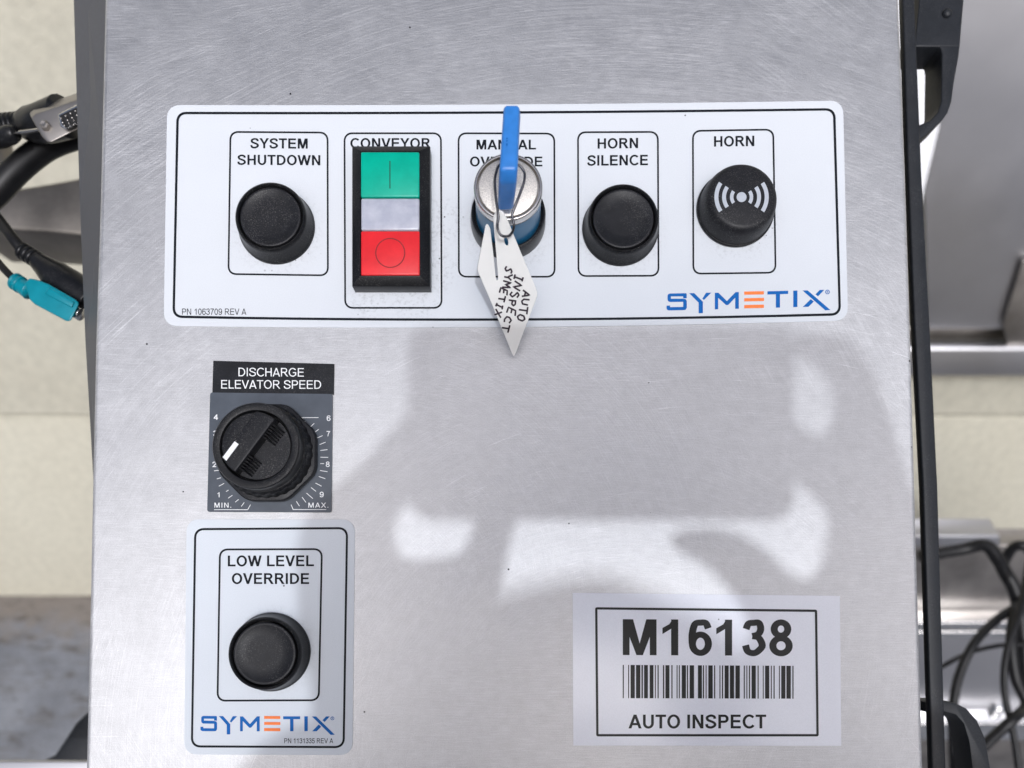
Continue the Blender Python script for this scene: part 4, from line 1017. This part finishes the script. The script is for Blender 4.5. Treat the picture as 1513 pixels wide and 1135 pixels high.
arms = [[(WL, .026), (WL.lerp(EL_L, .45), .036), (EL_L, .040), (SH_L.lerp(EL_L, .5), .045), (SH_L, .058)], [(WR, .026), (WR.lerp(EL_R, .45), .036), (EL_R, .040), (SH_R.lerp(EL_R, .5), .045), (SH_R, .058)]]
def off(p, x=0, y=0, z=0): return Vector((p.x + x, p.y + y, p.z + z))
head = [[(off(HEAD, 0, -.01, .035), .082), (off(HEAD, 0, .0, -.01), .078), (off(HEAD, 0, .022, -.06), .056), (off(HEAD, 0, .034, -.085), .040)],
        [(off(HEAD, 0, .075, -.005), .012), (off(HEAD, 0, .094, -.030), .014)],                                     # nose
        [(off(HEAD, -.078, -.005, .0), .014), (off(HEAD, -.080, -.008, -.03), .012)], [(off(HEAD, .078, -.005, .0), .014), (off(HEAD, .080, -.008, -.03), .012)],
        [(off(HEAD, 0, -.02, -.06), .054), (off(HEAD, 0, -.05, -.18), .056), (off(HEAD, 0, -.06, -.24), .075)]]
CH = off(HEAD, 0, -.075, -.36); HI = off(HEAD, 0, -.10, -.68)
torso = [[(SH_L, .058), (off(HEAD, 0, -.06, -.25), .075), (SH_R, .058)], [(off(CH, -.09, 0, .05), .105), (off(HI, -.07, 0, .16), .095), (off(HI, -.08, 0, 0), .105)], [(off(CH, .09, 0, .05), .105), (off(HI, .07, 0, .16), .095), (off(HI, .08, 0, 0), .105)]]
gz = GROUND_Z
legs = [[(off(HI, s * .09, 0, -.03), .088), (Vector((HI.x + s * .10, HI.y + .015, (HI.z + gz) / 2 + .03)), .055), (Vector((HI.x + s * .10, HI.y - .01, gz + .30)), .050), (Vector((HI.x + s * .105, HI.y - .01, gz + .07)), .036)] for s in (-1, 1)]
feet = [[(Vector((HI.x + s * .105, HI.y - .03, gz + .045)), .038), (Vector((HI.x + s * .125, HI.y + .13, gz + .032)), .032)] for s in (-1, 1)]
fused('body', left_hand + right_hand + arms + head + torso + legs + feet, .0055, 'skin', person)
fused('shirt', [[(p, r + .012) for p, r in ch_] for ch_ in torso] + [[(arms[i][4][0], .070), (arms[i][3][0], .060), (arms[i][2][0], .058), (arms[i][1][0], .054), (arms[i][0][0].lerp(arms[i][1][0], .25), .046)] for i in (0, 1)], .011, 'cloth_dark', person)  # dark sleeves added down to the wrists to darken the lid's reflection
fused('trousers', [[(off(HI, -.08, 0, .02), .118), (off(HI, .08, 0, .02), .118)]] + [[(p, r + .016) for p, r in ch_] for ch_ in legs], .012, 'cloth_denim', person)
fused('hair', [[(off(HEAD, 0, -.022, .045), .088), (off(HEAD, 0, -.045, 0), .076), (off(HEAD, 0, -.04, -.03), .066)]], .008, 'hair', person)
fused('shoes', [[(p, r + .010) for p, r in ch_] for ch_ in feet], .009, 'black_plastic', person)
for side in (-1, 1):
    e = fused('eye', [[(off(HEAD, side * .032, .068, 0), .012)]], .003, 'white_ink', person, 1)

for o in bpy.data.objects:
    for k in ('_x', '_y', '_z'):
        if k in o: del o[k]
